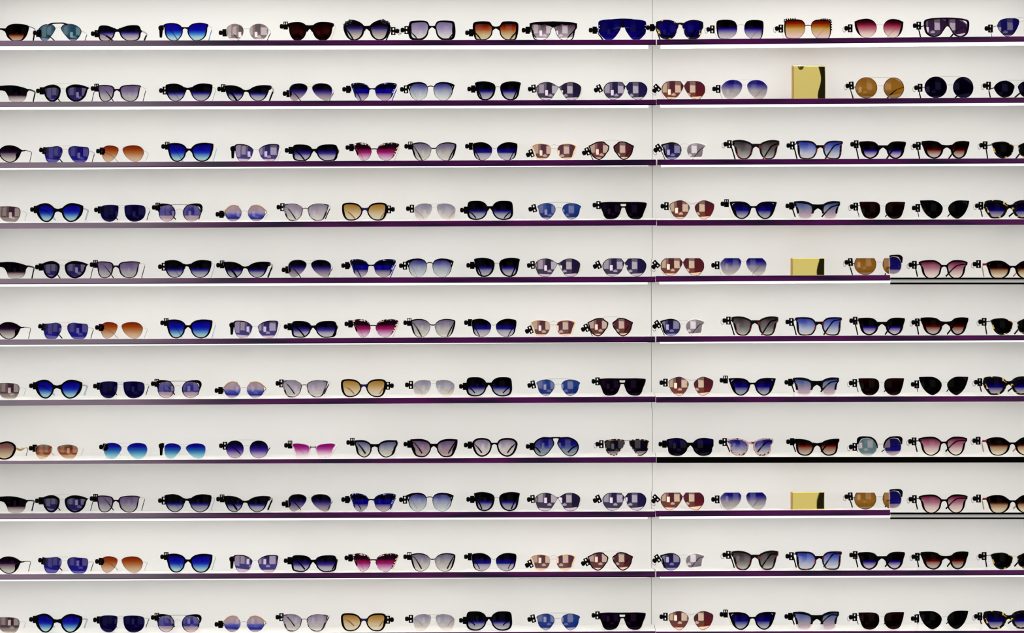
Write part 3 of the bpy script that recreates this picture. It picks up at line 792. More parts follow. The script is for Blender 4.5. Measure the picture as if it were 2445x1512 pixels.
G('B16', 'B2010', 'large round inky black sunglasses with wire brow', '@1652,208,145,144', (1130, 1422), (6, 6, 6, 6), 'black', 'inkblack', ['taupe|1418,174,4 1465,174,4 1512,174,4', '^taupe|1285,70,4 1310,65,4 1460,63,4 1600,65,4 1635,70,4'], (205, 'black', 11), (1083, 213, 'sl'))
G('B17', 'B2010', 'small black pair cut off at the right edge', '2062,215 2090,170 2140,135 2200,123 2260,135 2310,170 2332,208 2310,260 2270,320 2220,348 2170,348 2115,310 2078,260', (2380, 2650), (10, 14, 10, 10), 'black', 'inkblack', ['silver|2325,190,6 2345,180,6 2375,182,6 2392,192,6', '^taupe|2205,125,4 2250,118,4 2355,117,4 2470,118,4 2510,125,4'], (215, 'black', 14, -30), (2003, 190, 'sl'), s='L')

# ------------------------------------------------------------------ row C
G('C1', 'C0', 'round black sunglasses with purple-grey lenses at left edge', '-20,240 20,200 80,178 150,178 220,200 285,242 330,240! 330,255! 285,258 265,295 240,347 190,397 125,417 60,402 10,357 -25,300', (-400, -75), (26, 60, 8, 10), 'black', 'pinkgrey', ['black|-90,250,20 -50,242,18 -15,250,20'], (248, 'black', 9))
G('C2', 'C0', 'blue-lensed square sunglasses with wire brow bar', '938,240 960,205 1020,188 1090,195 1160,200 1205,208 1220,250 1215,310 1195,375 1160,410 1090,414 1020,407 975,350 943,295', (590, 855), (6, 6, 4, 6), 'navy', 'navymirror', ['palewire|852,242,6 895,233,6 942,242,6', '^palewire|750,192,6 800,184,6 900,182,6 975,192,6'], (258, 'taupe+black', 8), (585, 250, 'k', 12))
G('C3', 'C0', 'brown-tinted aviators with thin pale rims', '1692,240 1720,205 1790,185 1870,182 1935,200 1975,240 1985,275 1970,330 1940,380 1890,412 1840,407 1780,370 1720,310', (1387, 1637), (4, 4, 2, 3), 'darkred|darkred', 'brownred', ['offwhite|1630,240,4 1662,236,4 1698,240,4', '^offwhite|1590,198,4 1640,193,4 1700,193,4 1745,198,4'], (265, 'silver', 7), (1385, 258, 'k'), rd=0.3)
G('C4', 'C370', 'thick black cat-eye sunglasses with bright blue lenses', '495,230 540,180 610,155 690,149 770,157 799,165! 796,230 780,290 755,350 710,397 650,414 590,402 540,350 508,290', (155, 432), (28, 26, 12, 16), 'black', 'bluefade2', ['black|415,250,48 465,243,27 515,250,48'], (190, 'offwhite+paleblue', 10), (142, 192, 'u'))
G('C5', 'C370', 'rimless mirrored butterfly sunglasses with dangling clip', '1438,240 1480,200 1550,170 1630,162 1700,167 1717,190 1710,240 1700,300 1680,350 1640,397 1580,404 1520,380 1470,330 1440,270', (1092, 1362), (11, 4, 2, 3), 'plumblack', 'butterfly', ['palewire|1358,246,7 1400,240,8 1442,246,7'], (205, 'cream', 6), (1070, 272, 'd'))
G('C6', 'C680', 'thick rounded-square black sunglasses with folded black temples', '440,225 480,190 540,173 640,169 700,178 722,210 735,260 727,310 717,360 690,390 600,404 530,397 480,360 442,300', (88, 372), (14, 30, 12, 14), 'black', 'nvwide', ['black|355,255,56 400,248,32 450,255,56'], (240, 'black', 22, -16), (65, 250, 'k'))
G('C7', 'C680', 'pink-speckled browline sunglasses with rose lenses', '1275,240 1310,190 1370,160 1460,147 1540,154 1587,175 1570,220 1545,280 1510,340 1450,392 1400,404 1340,380 1300,330 1273,280', (948, 1205), (22, 26, 4, 6), 'redfleck', 'rosefade', ['black|1196,240,18 1240,236,13 1284,240,18'], (190, 'cream', 10), (915, 215, 'k'))
G('C8', 'C680', 'thin black cat-eye sunglasses with clear grey lenses', '2100,220 2140,175 2200,150 2280,144 2360,157 2382,175 2380,220 2365,280 2340,340 2300,387 2240,400 2180,385 2130,330 2100,270', (1757, 2035), (11, 20, 5, 5), 'black', 'greysmoke', ['black|2030,222,10 2050,229,14 2080,229,14 2106,222,10'], (200, 'black', 12, -20), (1738, 192, 'u'))
G('C9', 'C1100', 'gold-trimmed black butterfly sunglasses with navy fade', '505,225 540,180 600,150 670,139 740,147 782,160 790,200 780,270 760,340 720,377 650,394 590,377 540,330 508,280', (165, 438), (9, 18, 5, 5), 'black', 'nvhard', ['silver|434,206,7 455,226,9 472,229,10 490,226,9 511,206,7', '~cream|172,160,5 166,200,6 172,260,5', '~cream|784,165,4 790,205,5 784,260,4'], (200, 'silver+black', 7), (142, 195, 'k'))
G('C10', 'C1100', 'cream-browed cat-eye sunglasses with rose mirror lenses', '1345,215 1370,175 1420,155 1500,147 1570,157 1620,180! 1605,230 1580,300 1550,350 1490,382 1430,374 1375,330 1345,270', (983, 1262), (10, 24, 4, 5), 'cream', 'rosegoldmirror', ['silver|1260,220,6 1300,219,6 1348,220,6', '^silver|1228,178,5 1262,184,5 1300,165,6 1340,180,5 1380,176,5'], (205, 'gold', 5), (990, 285, 's', -25))
G('C11', 'C1390', 'angular black sunglasses with mauve lenses and wire brow', '440,190 490,152 503,133! 555,125 620,135 690,168 730,187! 715,230 700,290 660,347 600,380 560,377 510,340 475,290 455,268 444,235', (92, 382), (11, 12, 11, 12), 'black', 'mauvemirror', ['^silver|262,128,4 340,112,4 420,108,4 500,112,4 565,126,4'], (205, 'silver+black', 7), (85, 262, 's', -25), rd=0)
G('C12', 'C1390', 'two-tone rounds, left lens navy, right painted white reflection', '1460,225 1475,185 1520,150 1590,135 1660,145 1742,168! 1738,190 1717,210 1710,260 1690,320 1650,362 1590,377 1530,360 1485,315 1460,262', (1105, 1386), (10, 20, 3, 4), 'black|offwhite', 'midnight|silverwhite', ['palewire|1382,215,5 1420,210,6 1464,215,5', '^palewire|1362,168,5 1400,160,6 1430,154,6 1460,160,6 1494,168,5'], (200, 'black', 10, -16), (1080, 212, 'sl', -35))
G('C13', 'C1720', 'chunky red-tortoise sunglasses with grey lenses', '540,185 580,145 650,115 730,102 800,107 838,117! 836,178! 815,190 800,250 775,320 740,362 670,374 610,357 572,290 548,230', (178, 470), (27, 30, 14, 20), 'tortred', 'warmgrey', ['tortred|440,188,54 500,177,42 566,188,54'], (155, 'black', 22, -24), (145, 162, 'sl'))
G('C14', 'C1720', 'square tortoise sunglasses with sky blue lenses', '1440,195 1470,150 1520,120 1620,112 1720,117! 1729,150! 1710,165 1705,240 1690,320 1660,362 1580,370 1500,357 1460,310 1438,250', (1063, 1358), (20, 22, 13, 16), 'tortred', 'skyfade', ['black|1342,200,46 1400,191,32 1460,200,46'], (150, 'black', 18, -24), (1025, 180, 's'))
G('C15', 'C2025', 'bulky black cat-eye sunglasses with violet-bottomed lenses', '545,210 580,155 630,125 700,116 780,119 829,124! 828,160 810,210 795,270 760,327 700,360 650,360 600,330 562,280', (170, 447), (34, 34, 14, 20), 'black', 'violetfade', ['black|425,205,56 495,191,34 568,205,56'], (150, 'black', 18, -24), (140, 160, 's'))
G('C16', 'C2025', 'bulky black cat-eye sunglasses with red-brown lenses', '1440,200 1480,150 1530,120 1620,110 1718,117! 1714,160 1695,210 1670,280 1630,332 1560,360 1500,342 1458,290', (1040, 1337), (34, 34, 14, 20), 'black', 'oxblood', ['black|1315,196,56 1385,188,34 1458,196,56'], (150, 'black', 18, -24), (1008, 182, 'sl'))
G('C17', 'C2025', 'yellow tortoiseshell round pair cut by the right edge', '2012,158! 2060,138 2120,129 2190,129 2260,155 2312,185 2310,240 2290,290 2240,337 2170,362 2110,347 2065,300 2040,240 2030,200', (2380, 2680), (12, 14, 14, 12), 'tort', 'black', ['silver|2306,186,6 2325,178,6 2365,178,6 2386,186,6', '~silver|1970,168,8 2000,166,8 2030,164,8'], (170, 'black', 14, -26), (1943, 178, 'sl'), s='L')

# ------------------------------------------------------------------ row D
G('D1', 'D0', 'silver-plum mirrored lens cut by the left edge', '-40,200 10,190 90,187 180,192 240,210 262,250 257,310 240,360 210,397 150,410 80,402 20,370 -30,300', (-400, -98), (4, 5, 2, 3), 'smoke', 'platemirror', ['silver|-104,240,6 -70,232,6 -38,240,6'], (255, 'silver', 6))
G('D2', 'D0', 'rounded thick black cat-eye sunglasses with blue lenses', '840,240 880,190 940,155 1000,147 1070,160 1137,185! 1137,240 1120,300 1085,350 1030,397 970,412 920,397 880,345 848,290', (470, 755), (28, 40, 14, 24), 'black', 'bluefade2', ['black|730,245,56 790,247,40 862,245,56'], (225, 'lavender+paleblue', 22, -8), (458, 235, 'k'))
G('D3', 'D0', 'dark indigo square sunglasses with silver double bridge', '1718,215 1725,185 1790,172 1900,172 1975,185 2003,215 2007,280 1985,347 1940,387 1870,407 1800,397 1750,350 1725,290', (1370, 1635), (4, 4, 3, 4), 'navy', 'indigo', ['silver|1632,216,6 1680,215,6 1722,216,6', '^silver|1622,181,6 1680,178,6 1732,181,6'], (212, 'silver+black', 7), (1355, 240, 'k'))
G('D4', 'D350', 'round half-black sunglasses with blue-over-pink lenses', '@616,273,120,121', (148, 390), (6, 6, 3, 9), 'black', 'bluepink', ['palewire|385,274,6 400,235,6 440,218,7 480,235,6 502,274,6', '^smoke|300,164,6 345,159,6 440,158,6 535,159,6 572,164,6', '^black|548,172,10 600,158,14 660,158,30 712,164,40 740,182,44 748,215,34 740,262,14', '^black|345,172,10 293,158,14 233,158,30 181,164,40 153,182,44 145,215,34 153,262,14'], (185, 'offwhite+black', 10), (128, 190, 'u'))
G('D5', 'D350', 'tan-browed round sunglasses with pink and blue lenses', '@1518,270,118,113', (1076, 1312), (4, 4, 3, 4), 'smoke', 'pinkblue', ['silver|1308,252,6 1355,237,8 1402,252,6', '^tan|1440,178,12 1490,163,16 1540,165,18 1590,186,18 1632,222,18 1666,252,12', '^tan|1274,178,12 1226,163,16 1178,165,18 1130,186,18 1092,222,18 1062,252,12', '~plumblack|1664,258,8 1632,300,7 1596,346,5', '~plumblack|1064,258,8 1094,300,7 1128,346,5'], (250, 'offwhite', 8, 20), (1018, 285, 'k'))
G('D6', 'D650', 'smoky square sunglasses with plum outer corners', '488,215 510,180 570,150 640,139 720,147 782,160! 770,200 755,260 730,320 690,372 630,384 570,372 525,325 493,260', (130, 420), (8, 26, 11, 9), 'smoke', 'greypink', ['black|416,215,7 455,208,9 494,215,7'], (172, 'silver+black', 10), (125, 190, 's'))
G('D7', 'D650', 'black butterfly sunglasses, honey lenses, clip at right', '1320,225 1345,175 1400,140 1480,129 1560,137 1590,168 1590,250 1570,320 1530,367 1470,380 1400,367 1350,320 1318,270', (960, 1250), (24, 32, 12, 14), 'black', 'honey', ['navy|1228,222,50 1282,218,28 1340,222,50'], (222, 'cream+tan', 10, -24), (1612, 222, 'sr'))
G('D8', 'D950', 'delicate rose-gold aviators with pale grey lenses', '537,190 560,155 620,144 690,147 750,165 795,203 800,240 790,300 765,352 710,377 660,374 600,330 552,265', (222, 475), (3, 3, 3, 3), 'rosegold', 'paleaviator', ['rosegold|472,198,5 505,192,6 540,198,5', '^rosegold|410,156,5 450,151,6 505,149,6 560,151,6 605,156,5'], (222, 'rosegold', 7), (190, 216, 's'), rd=0.2)
G('D9', 'D950', 'oversized square black sunglasses with violet fade lenses', '1310,190 1340,140 1400,108 1480,102 1560,109 1590,135 1600,200 1602,280 1580,337 1530,364 1450,370 1380,347 1335,295 1308,240', (960, 1250), (20, 34, 14, 16), 'black', 'nv50', ['black|1232,205,56 1278,194,32 1328,205,56'], (225, 'silver+black', 10, -10), (945, 232, 'k'))
G('D10', 'D1260', 'steel blue mirrored sunglasses with grey double bridge', '485,215 500,180 540,155 600,142 660,147 720,168 750,190! 730,225 720,280 690,332 640,362 605,372 560,352 515,300 488,260', (133, 388), (5, 5, 5, 6), 'navy', 'steelblue', ['silver|386,214,7 435,203,9 487,214,7', '^silver|270,141,9 340,132,8 435,129,8 540,132,8 605,141,9'], (200, 'gold', 4), (95, 213, 's', -14))
G('D11', 'D1260', 'flat-topped solid black sunglasses with keyhole bridge', '1010,138 1060,129 1150,124 1295,127! 1293,160 1300,190 1310,205 1297,250 1270,310 1240,347 1180,364 1110,362 1070,330 1050,275 1025,215 1013,180', (1355, 1664), (20, 30, 12, 14), 'black', 'blackplum', ['black|1280,193,22 1333,195,20 1390,193,22', '^black|1180,137,26 1290,139,28 1380,139,28 1500,137,26'], (165, 'black', 14, -30), (993, 168, 's'), s='L', rd=0.2)
G('D12', 'D1570', 'rose mirrored sunglasses with crossed wire bridge', '525,185 550,150 600,115 650,99 710,110 793,150 798,200 780,260 740,322 690,352 650,364 600,340 560,290 528,230', (175, 452), (5, 4, 4, 4), 'darkred', 'redmirror', ['silver|452,160,4 490,148,4 528,136,4', '~silver|380,114,4 430,132,4 490,146,4 528,160,4', '~silver|605,112,4 550,134,4 490,146,4 455,158,4'], (168, 'silver', 4), (138, 182, 's'), rd=0.2)
G('D13', 'D1570', 'black winged cat-eye sunglasses with white corner cut-outs', '1370,210 1400,160 1450,130 1530,117 1620,119 1677,124! 1660,180 1635,250 1600,312 1550,352 1500,364 1450,347 1410,300 1380,250', (1010, 1310), (15, 48, 12, 18), 'black', 'nvcat', ['black|1290,198,30 1340,195,22 1390,198,30', '~white|1046,190,5 1050,165,7 1062,148,7 1088,137,5', '~white|1602,136,5 1616,142,8 1628,154,5'], (160, 'cream', 6, -20), (978, 145, 'u'))
G('D14', 'D1860', 'black-over-clear chunky sunglasses with blue-pink lenses', '605,200 620,160 680,125 760,109 869,114! 869,168! 850,185 835,240 825,290 810,332 780,352 700,360 650,347 620,300 603,250', (222, 497), (36, 30, 12, 22), 'halfclear', 'pinkfade', ['black|470,196,76 550,186,56 632,196,76'], (165, 'black', 22, -24), (195, 178, 'k'), rd=0.2)
G('D15', 'D1860', 'rimless near-black square sunglasses with swept corners', '1490,200 1500,160 1540,130 1620,121 1780,123! 1765,200 1750,250 1725,312 1690,347 1625,360 1560,347 1510,300 1490,250', (1133, 1418), (5, 6, 4, 5), 'black', 'ox2', ['silver|1414,182,5 1455,180,5 1494,182,5'], (170, 'black', 10, -24), (1095, 190, 'sl'))
G('D16', 'D2025', 'solid black angular cat-eye sunglasses with wire bridge', '1405,220 1430,165 1490,122 1560,105 1718,109! 1705,165 1685,220 1650,282 1600,332 1540,362 1480,340 1430,290', (1018, 1328), (6, 6, 6, 6), 'black', 'black', ['silver|1322,184,5 1365,182,5 1410,184,5'], (160, 'black', 10, -28), (1000, 213, 's'))
G('D17', 'D2025', 'tortoise-trimmed black pair cut by the right edge', '1915,148 1930,118 2000,102 2100,102 2180,125 2225,165 2242,210 2210,262 2170,322 2130,354 2010,356 1975,320 1940,270 1913,220', (2285, 2612), (46, 42, 18, 38), 'tort', 'tortlens', ['black|2185,195,86 2262,192,48 2340,195,86'], (195, 'black', 14, -50), (1882, 182, 'sl'), s='L')

# ------------------------------------------------------------------ row E
G('E1', 'E0', 'round black pair with ornate gold hinge, leftmost', '-10,190 80,171 150,190 190,225 202,270 185,332 150,387 100,417 40,428 -40,402 -110,332 -120,260 -80,205', (-480, -155), (24, 30, 14, 22), 'black', 'brownsmoke', ['black|-170,250,30 -138,244,24 -100,250,30', '~gold|203,258,16 222,276,36 250,288,44 278,284,38 300,270,30 325,262,12 350,252,8'], (262, 'black', 8, 80))
G('E2', 'E0', 'gold-rimmed aviators with orange mirrored lenses', '783,265 805,235 870,218 950,214 1020,228 1060,255 1066,300 1050,352 1010,402 960,420 890,402 830,355 793,310', (460, 715), (3, 3, 3, 3), 'gold', 'orangemirror', ['offwhite|712,266,4 748,262,4 788,266,4', '^offwhite|675,230,4 730,230,4 780,228,4 845,230,4'], (262, 'rosegold', 6), (442, 270, 'k'))
G('E3', 'E0', 'blue ombre aviators with clip over the left lens', '1755,255 1790,215 1850,192 1930,189 2000,205 2030,250 2032,300 2010,357 1970,400 1900,412 1850,397 1800,345 1763,295', (1415, 1682), (2, 3, 2, 3), 'silver', 'oceanfade', ['palewire|1680,262,5 1695,240,5 1720,234,5 1745,242,5 1762,264,5', '^palewire|1610,196,4 1680,192,4 1780,193,4 1860,193,4'], (252, 'offwhite', 6), (1428, 250, 'k'))
G('E4', 'E370', 'blue ombre aviators with long dangling clip', '418,260 440,225 500,198 570,191 640,200 685,233 692,280 680,342 650,392 590,405 530,387 480,345 438,300', (110, 355), (2, 3, 2, 3), 'silver', 'oceanfade', ['palewire|352,240,4 385,230,4 424,240,4', '^palewire|290,204,5 340,210,5 385,212,5 435,210,5 485,204,5'], (258, 'offwhite', 5), (68, 278, 'd'))
G('E5', 'E370', 'round violet-fade sunglasses with wire brow bar', '1308,265 1320,215 1360,170 1430,152 1500,165 1545,205 1562,260 1550,322 1510,372 1440,397 1370,377 1323,330', (975, 1225), (6, 5, 4, 5), 'plumblack', 'nvround', ['palewire|1220,228,5 1265,217,6 1314,228,5', '^palewire|1080,156,6 1140,145,6 1250,141,6 1370,144,6 1440,154,6'], (228, 'offwhite+black', 8), (952, 226, 's'))
G('E6', 'E670', 'clear-framed cat-eye sunglasses with magenta lenses', '480,240 520,205 600,185 680,179 740,184 764,205 740,250 725,312 690,372 640,387 560,384 510,350 483,300', (140, 410), (10, 18, 17, 12), 'clearpink', 'magenta', ['black|402,240,13 445,240,10 486,240,13', '~black|409,220,8 413,243,9 409,266,8', '~black|482,220,8 476,243,9 480,266,8'], (215, 'offwhite', 10), (115, 212, 'u'))
G('E7', 'E670', 'squared black keyhole sunglasses with round pale lenses', '1345,240 1370,190 1420,160 1490,145 1612,149! 1622,188 1600,240 1585,302 1550,352 1470,387 1400,367 1353,310', (1015, 1262), (27, 30, 10, 15), 'black', 'greyolive', ['black|1242,222,46 1305,219,34 1366,222,46'], (180, 'silver+black', 14), (985, 175, 'u'))
G('E8', 'E970', 'thick black cat-eye sunglasses with mauve-grey lenses', '420,220 450,170 510,140 590,129 709,137! 710,180 700,240 670,312 635,367 560,384 490,372 445,320 423,270', (50, 347), (32, 46, 13, 14), 'black', 'mauvegrey', ['black|322,222,54 380,215,36 438,222,54'], (180, 'black', 18, -30), (38, 205, 'k'))
G('E9', 'E970', 'rounded black sunglasses with pale see-through lenses', '1260,200 1290,150 1350,125 1430,121 1500,138 1548,190 1537,260 1500,332 1450,372 1390,382 1330,355 1285,300 1260,250', (912, 1192), (24, 32, 16, 18), 'black', 'palegrey', ['black|1178,205,30 1225,197,20 1276,205,30'], (205, 'black', 16, -24), (882, 222, 'k'))
G('E10', 'E970', 'black navigator sunglasses with navy fade lenses', '2100,190 2115,150 2125,113! 2250,109 2310,125 2370,165 2402,225 2397,290 2360,347 2310,374 2260,374 2200,340 2140,270 2108,225', (1763, 2060), (17, 14, 9, 10), 'black', 'aviatornavy', ['black|2020,119,18 2080,117,17 2140,119,18'], (225, 'black', 16, -12), (1748, 242, 'k'), rd=0.15)
G('E11', 'E1250', 'cream-flecked tortoise sunglasses with black-banded lenses', '1475,160 1500,150 1580,139 1660,144 1720,155 1754,175! 1745,230 1735,290 1700,342 1640,374 1600,367 1555,320 1510,270 1478,220', (1128, 1412), (14, 11, 10, 9), 'tortcream', 'blackband', ['black|1404,168,8 1440,165,8 1482,168,8'], (180, 'black', 9, -16), (1092, 214, 'sl'))
G('E12', 'E1560', 'oversized solid black sunglasses with painted-in blue sheen', '545,215 580,160 640,128 720,119 800,130 849,141! 849,240! 830,260 825,310 790,352 710,370 640,357 590,310 558,260', (193, 492), (14, 22, 12, 16), 'black', 'inkblue', ['black|474,212,56 520,205,38 568,212,56'], (200, 'black', 12, -26), (168, 207, 'k'))
G('E13', 'E1560', 'pink translucent patterned sunglasses with blue-grey lenses', '1395,200 1420,150 1480,125 1580,109 1680,124! 1684,170 1660,200 1650,260 1635,312 1590,347 1520,357 1460,347 1420,300 1398,250', (1045, 1332), (24, 24, 20, 20), 'pinkline', 'bluegrey', ['pinkline|1306,180,38 1360,175,36 1408,180,38'], (155, 'black', 18, -10), (1010, 165, 's'))
G('E14', 'E1860', 'black cat-eye sunglasses with russet lenses, gold dot', '590,200 630,160 700,135 780,125 859,124! 858,160! 840,190 835,250 815,312 775,347 700,360 640,342 600,290 578,230', (228, 500), (34, 26, 13, 18), 'black', 'russet', ['black|482,206,56 540,200,34 600,206,56'], (160, 'black', 20, -24), (205, 165, 'k'), orn='gold|474,176,8')
G('E15', 'E1860', 'black-winged round pair, left lens teal, right blue', '1475,245 1485,195 1515,152 1560,123 1600,116 1650,123 1690,148 1718,193 1724,248 1712,300 1670,347 1600,367 1530,347 1488,300', (1115, 1372), (8, 5, 4, 6), 'silver', 'tealmirror|deepmirror', ['silver|1374,250,7 1382,212,8 1420,203,8 1455,212,8 1476,250,7', '^black|1468,262,15 1474,210,20 1502,155,26 1555,118,26 1610,108,22 1680,112,34 1715,135,50 1722,178,34 1728,208,16', '^black|1376,262,15 1370,210,20 1340,155,26 1290,118,26 1235,108,22 1165,112,34 1125,135,50 1112,178,34 1104,208,16'], (235, 'black', 8, -24), (1080, 245, 'sl'))
G('E16', 'E2025', 'thick round black sunglasses with wine-red fade lenses', '998,133! 1050,117 1130,107 1210,111 1270,140 1312,185 1300,240 1270,307 1220,357 1165,372 1100,352 1055,300 1035,240 1022,190 1000,172!', (1372, 1687), (24, 28, 10, 16), 'black', 'winefade', ['black|1292,192,34 1345,187,24 1398,192,34'], (165, 'black', 18, -30), (950, 174, 'sl'), s='L')
G('E17', 'E2025', 'black pair with amber-fade lenses cut by right edge', '1935,155 2000,124 2080,115 2160,124 2220,160 2268,205 2250,270 2210,327 2160,362 2090,372 2020,352 1980,290 1958,220 1938,180', (2330, 2665), (24, 24, 9, 28), 'black', 'coffee', ['black|2228,215,50 2298,200,22 2372,215,50', '~crimson|1890,168,30 1915,168,28 1945,165,30'], (170, 'tan', 14, -44), (1850, 165, 'sl'), s='L')

# ------------------------------------------------------------------ the display wall
ORD = ['top', 'second', 'third', 'fourth', 'fifth', 'sixth', 'seventh', 'eighth', 'ninth', 'tenth', 'lowest']
BACK = (CAM_D + WALL_Y) / CAM_D
def wall_side(name, left):
    V, F = [], []
    zones = [(-140, 616, 1557.6), (616, 978, 1555.2), (978, 1178, 1557.6), (1178, 1640, 1555.2)]
    for a, b, s in zones:
        if left: box_data(WX(-160), WX(s - 0.45) * BACK, WALL_Y, WALL_Y + 0.012, WZ(b), WZ(a), V, F)
        else: box_data(WX(s + 0.45) * BACK, WX(2600), WALL_Y, WALL_Y + 0.012, WZ(b), WZ(a), V, F)
    o = link(name, mesh(name, V, F, 'wall', smooth=False))
    o['kind'] = 'structure'; o['label'] = 'off-white back panel behind the %s shelf bays' % ('long left' if left else 'short right'); o['category'] = 'wall'
wall_side('wall_left', True); wall_side('wall_right', False)
V, F = [], []
box_data(WX(-160), WX(2600), WALL_Y + 0.0122, WALL_Y + 0.03, WZ(1640), WZ(-140), V, F)
o = link('wall_back', mesh('wall_back', V, F, 'groove', smooth=False))
o['kind'] = 'structure'; o['label'] = 'grey carcass seen through the upright panel joint'; o['category'] = 'wall'

V, F = [], []
box_data(WX(-160), WX(2600), -0.005, WALL_Y, WZ(-38), WZ(-52), V, F)  # unseen shelf board, added to keep overhead light off the top bay
o = link('unseen_shelf_board', mesh('unseen_shelf_board', V, F, 'shelfwhite', smooth=False))
o['kind'] = 'structure'; o['label'] = 'unseen white shelf board added above the topmost bay'; o['category'] = 'unseen_shelf_board'

# (x0, x1, top at x0, top at x1, bottom at x0, bottom at x1, strip bottom at x0, x1)  in photograph pixels; None = strip sits up inside
SH = [
 ('A', (0, 1566, 97.2, 94.4, 110.0, 107.5, 118.0, 115.5), (1568.5, 2445, 94.2, 86.7, 107.5, 99.5, 115.5, 107.3)),
 ('B', (0, 1566.5, 243.0, 237.9, 255.4, 251.3, 261.0, 256.0), (1567.5, 2445, 237.2, 232.7, 250.7, 245.7, 256.0, 250.8)),
 ('C', (0, 1566.3, 388.0, 381.0, 400.8, 395.0, 404.4, 395.8), (1569.3, 2445, 381.0, 378.0, 394.3, 390.5, 398.2, 395.0)),
 ('D', (0, 1567, 533.0, 524.8, 546.2, 538.5, None, None), (1568.3, 2445, 525.3, 523.8, 539.2, 537.2, None, None)),
 ('B', (0, 1564.5, 665.5, 660.4, 678.9, 674.0, 684.2, 678.6), (1565.5, 2125.3, 659.3, 656.9, 673.2, 670.0, 678.4, 675.4)),
 ('C', (0, 1564, 811.0, 803.6, 823.6, 817.5, 827.5, 818.3), (1567, 2445, 803.4, 800.5, 817.0, 812.8, 820.7, 817.0)),
 ('D', (0, 1565, 955.8, 947.0, 969.2, 960.8, None, None), (1566.3, 2445, 948.0, 946.0, 961.6, 959.2, None, None)),
 ('E', (0, 1566.4, 1101.0, 1091.3, 1108.3, 1105.2, None, None), (1567.6, 2445, 1091.6, 1091.2, 1105.7, 1104.7, None, None)),
 ('B', (0, 1564.5, 1226.4, 1221.3, 1239.8, 1235.0, 1245.2, 1239.4), (1565.5, 2125.3, 1220.2, 1217.9, 1234.0, 1231.0, 1239.2, 1236.4)),
 ('C', (0, 1564, 1372.0, 1364.4, 1384.5, 1378.3, 1388.3, 1379.0), (1567, 2445, 1364.3, 1361.5, 1377.8, 1373.7, 1381.4, 1378.0)),
 ('D', (0, 1565, 1516.3, 1507.7, 1529.8, 1521.5, None, None), (1566.3, 2445, 1508.6, 1506.6, 1522.2, 1519.8, None, None)),
]
SHELF = {}
def stretch(sec):
    """carry the outer end of a section past the frame"""
    x0, x1 = sec[0], sec[1]
    v = list(sec)
    def ext(i, x):
        a, b = sec[2 + 2 * i], sec[3 + 2 * i]
        return None if a is None else a + (b - a) * (x - x0) / (x1 - x0)
    n0 = -45 if x0 == 0 else x0
    n1 = 2490 if x1 == 2445 else x1
    out = [n0, n1]
    for i in range(3): out += [ext(i, n0), ext(i, n1)]
    return out
def shelf(row, sec, label, group):
    x0, x1, ta, tb, ba, bb, sa, sb = stretch(sec)
    sl = SLOPE[row]
    X0, X1 = WX(x0), WX(x1)
    zt, zb = (WZ(ta), WZ(tb)), (WZ(ba), WZ(bb))
    r = bpy.data.objects.new('display_shelf', None); COL.objects.link(r)
    r['label'] = label; r['category'] = 'shelf'; r['group'] = group
    link('shelf_board', mesh('shelf_board', *wedge(X0, X1, 0.0052, WALL_Y, zt, (zt[0] - 0.0085, zt[1] - 0.0085) if row != 'E' else (zt[0] - 0.006, zt[1] - 0.0085), sl), 'shelfwhite', smooth=False), r)
    V, F = wedge(X0, X1, 0.0, 0.005, zt, zb)
    link('front_edge', bevelled('front_edge', V, [list(f) for f in F], 'blackedge' if row == 'E' and sec[0] > 100 else 'aubergine', 0.0006), r)
    if sa is not None:
        lip = 0.0014
        link('edge_lip', mesh('edge_lip', *wedge(X0, X1, -0.0006, 0.004, (zb[0] + lip, zb[1] + lip), zb), 'blackedge', smooth=False), r)
        i0, i1 = X0 + (0.011 if sec[0] > 100 else 0), X1 - (0.02 if sec[1] < 1600 else 0.0)
        f0 = (i0 - X0) / (X1 - X0); f1 = (i1 - X0) / (X1 - X0)
        mixz = lambda p, f: p[0] + (p[1] - p[0]) * f
        zs = (WZ(sa), WZ(sb))
        t_ = (mixz(zb, f0), mixz(zb, f1)); b_ = (mixz(zs, f0), mixz(zs, f1))
        link('light_strip', mesh('light_strip', *wedge(i0, i1, 0.003, 0.021, t_, b_), 'led', smooth=False), r)
        ls_ = [c for c in r.children if c.name.startswith('light_strip')][0]
        ls_.data.materials.append(MATS['led_front']); ls_.data.materials.append(MATS['led_back'])
        for pl in ls_.data.polygons:
            if abs(pl.normal.y) > 0.9: pl.material_index = 1 if pl.center.y < 0.01 else 2
    else:
        t_ = (zb[0] + 0.004, zb[1] + 0.004); b_ = (zb[0] + 0.0012, zb[1] + 0.0012)
        link('light_strip', mesh('light_strip', *wedge(X0 + 0.004, X1 - 0.004, 0.0085, 0.0265, t_, b_), 'led_inside', smooth=False), r)
    return r
def top_at(i, px, side):
    s = SHELF[i][side]
    return s[2] + (s[3] - s[2]) * (px - s[0]) / (s[1] - s[0])
for i, (row, ls, rs) in enumerate(SH):
    SHELF[i] = {'L': ls, 'R': rs}
    shelf(row, ls, 'long left-hand shelf board with aubergine edge, %s' % (('%s of the stack' % ORD[i]) if i in (0, 10) else '%s from the top' % ORD[i]), 'display shelves on the wall')
    shelf(row, rs, 'right-hand shelf board beyond the panel joint, %s' % (('%s of the stack' % ORD[i]) if i in (0, 10) else '%s from the top' % ORD[i]), 'display shelves on the wall')
RAIL = {4: (663.1, 667.1, 674.8, 679.2), 8: (1224.3, 1228.3, 1235.9, 1239.9)}
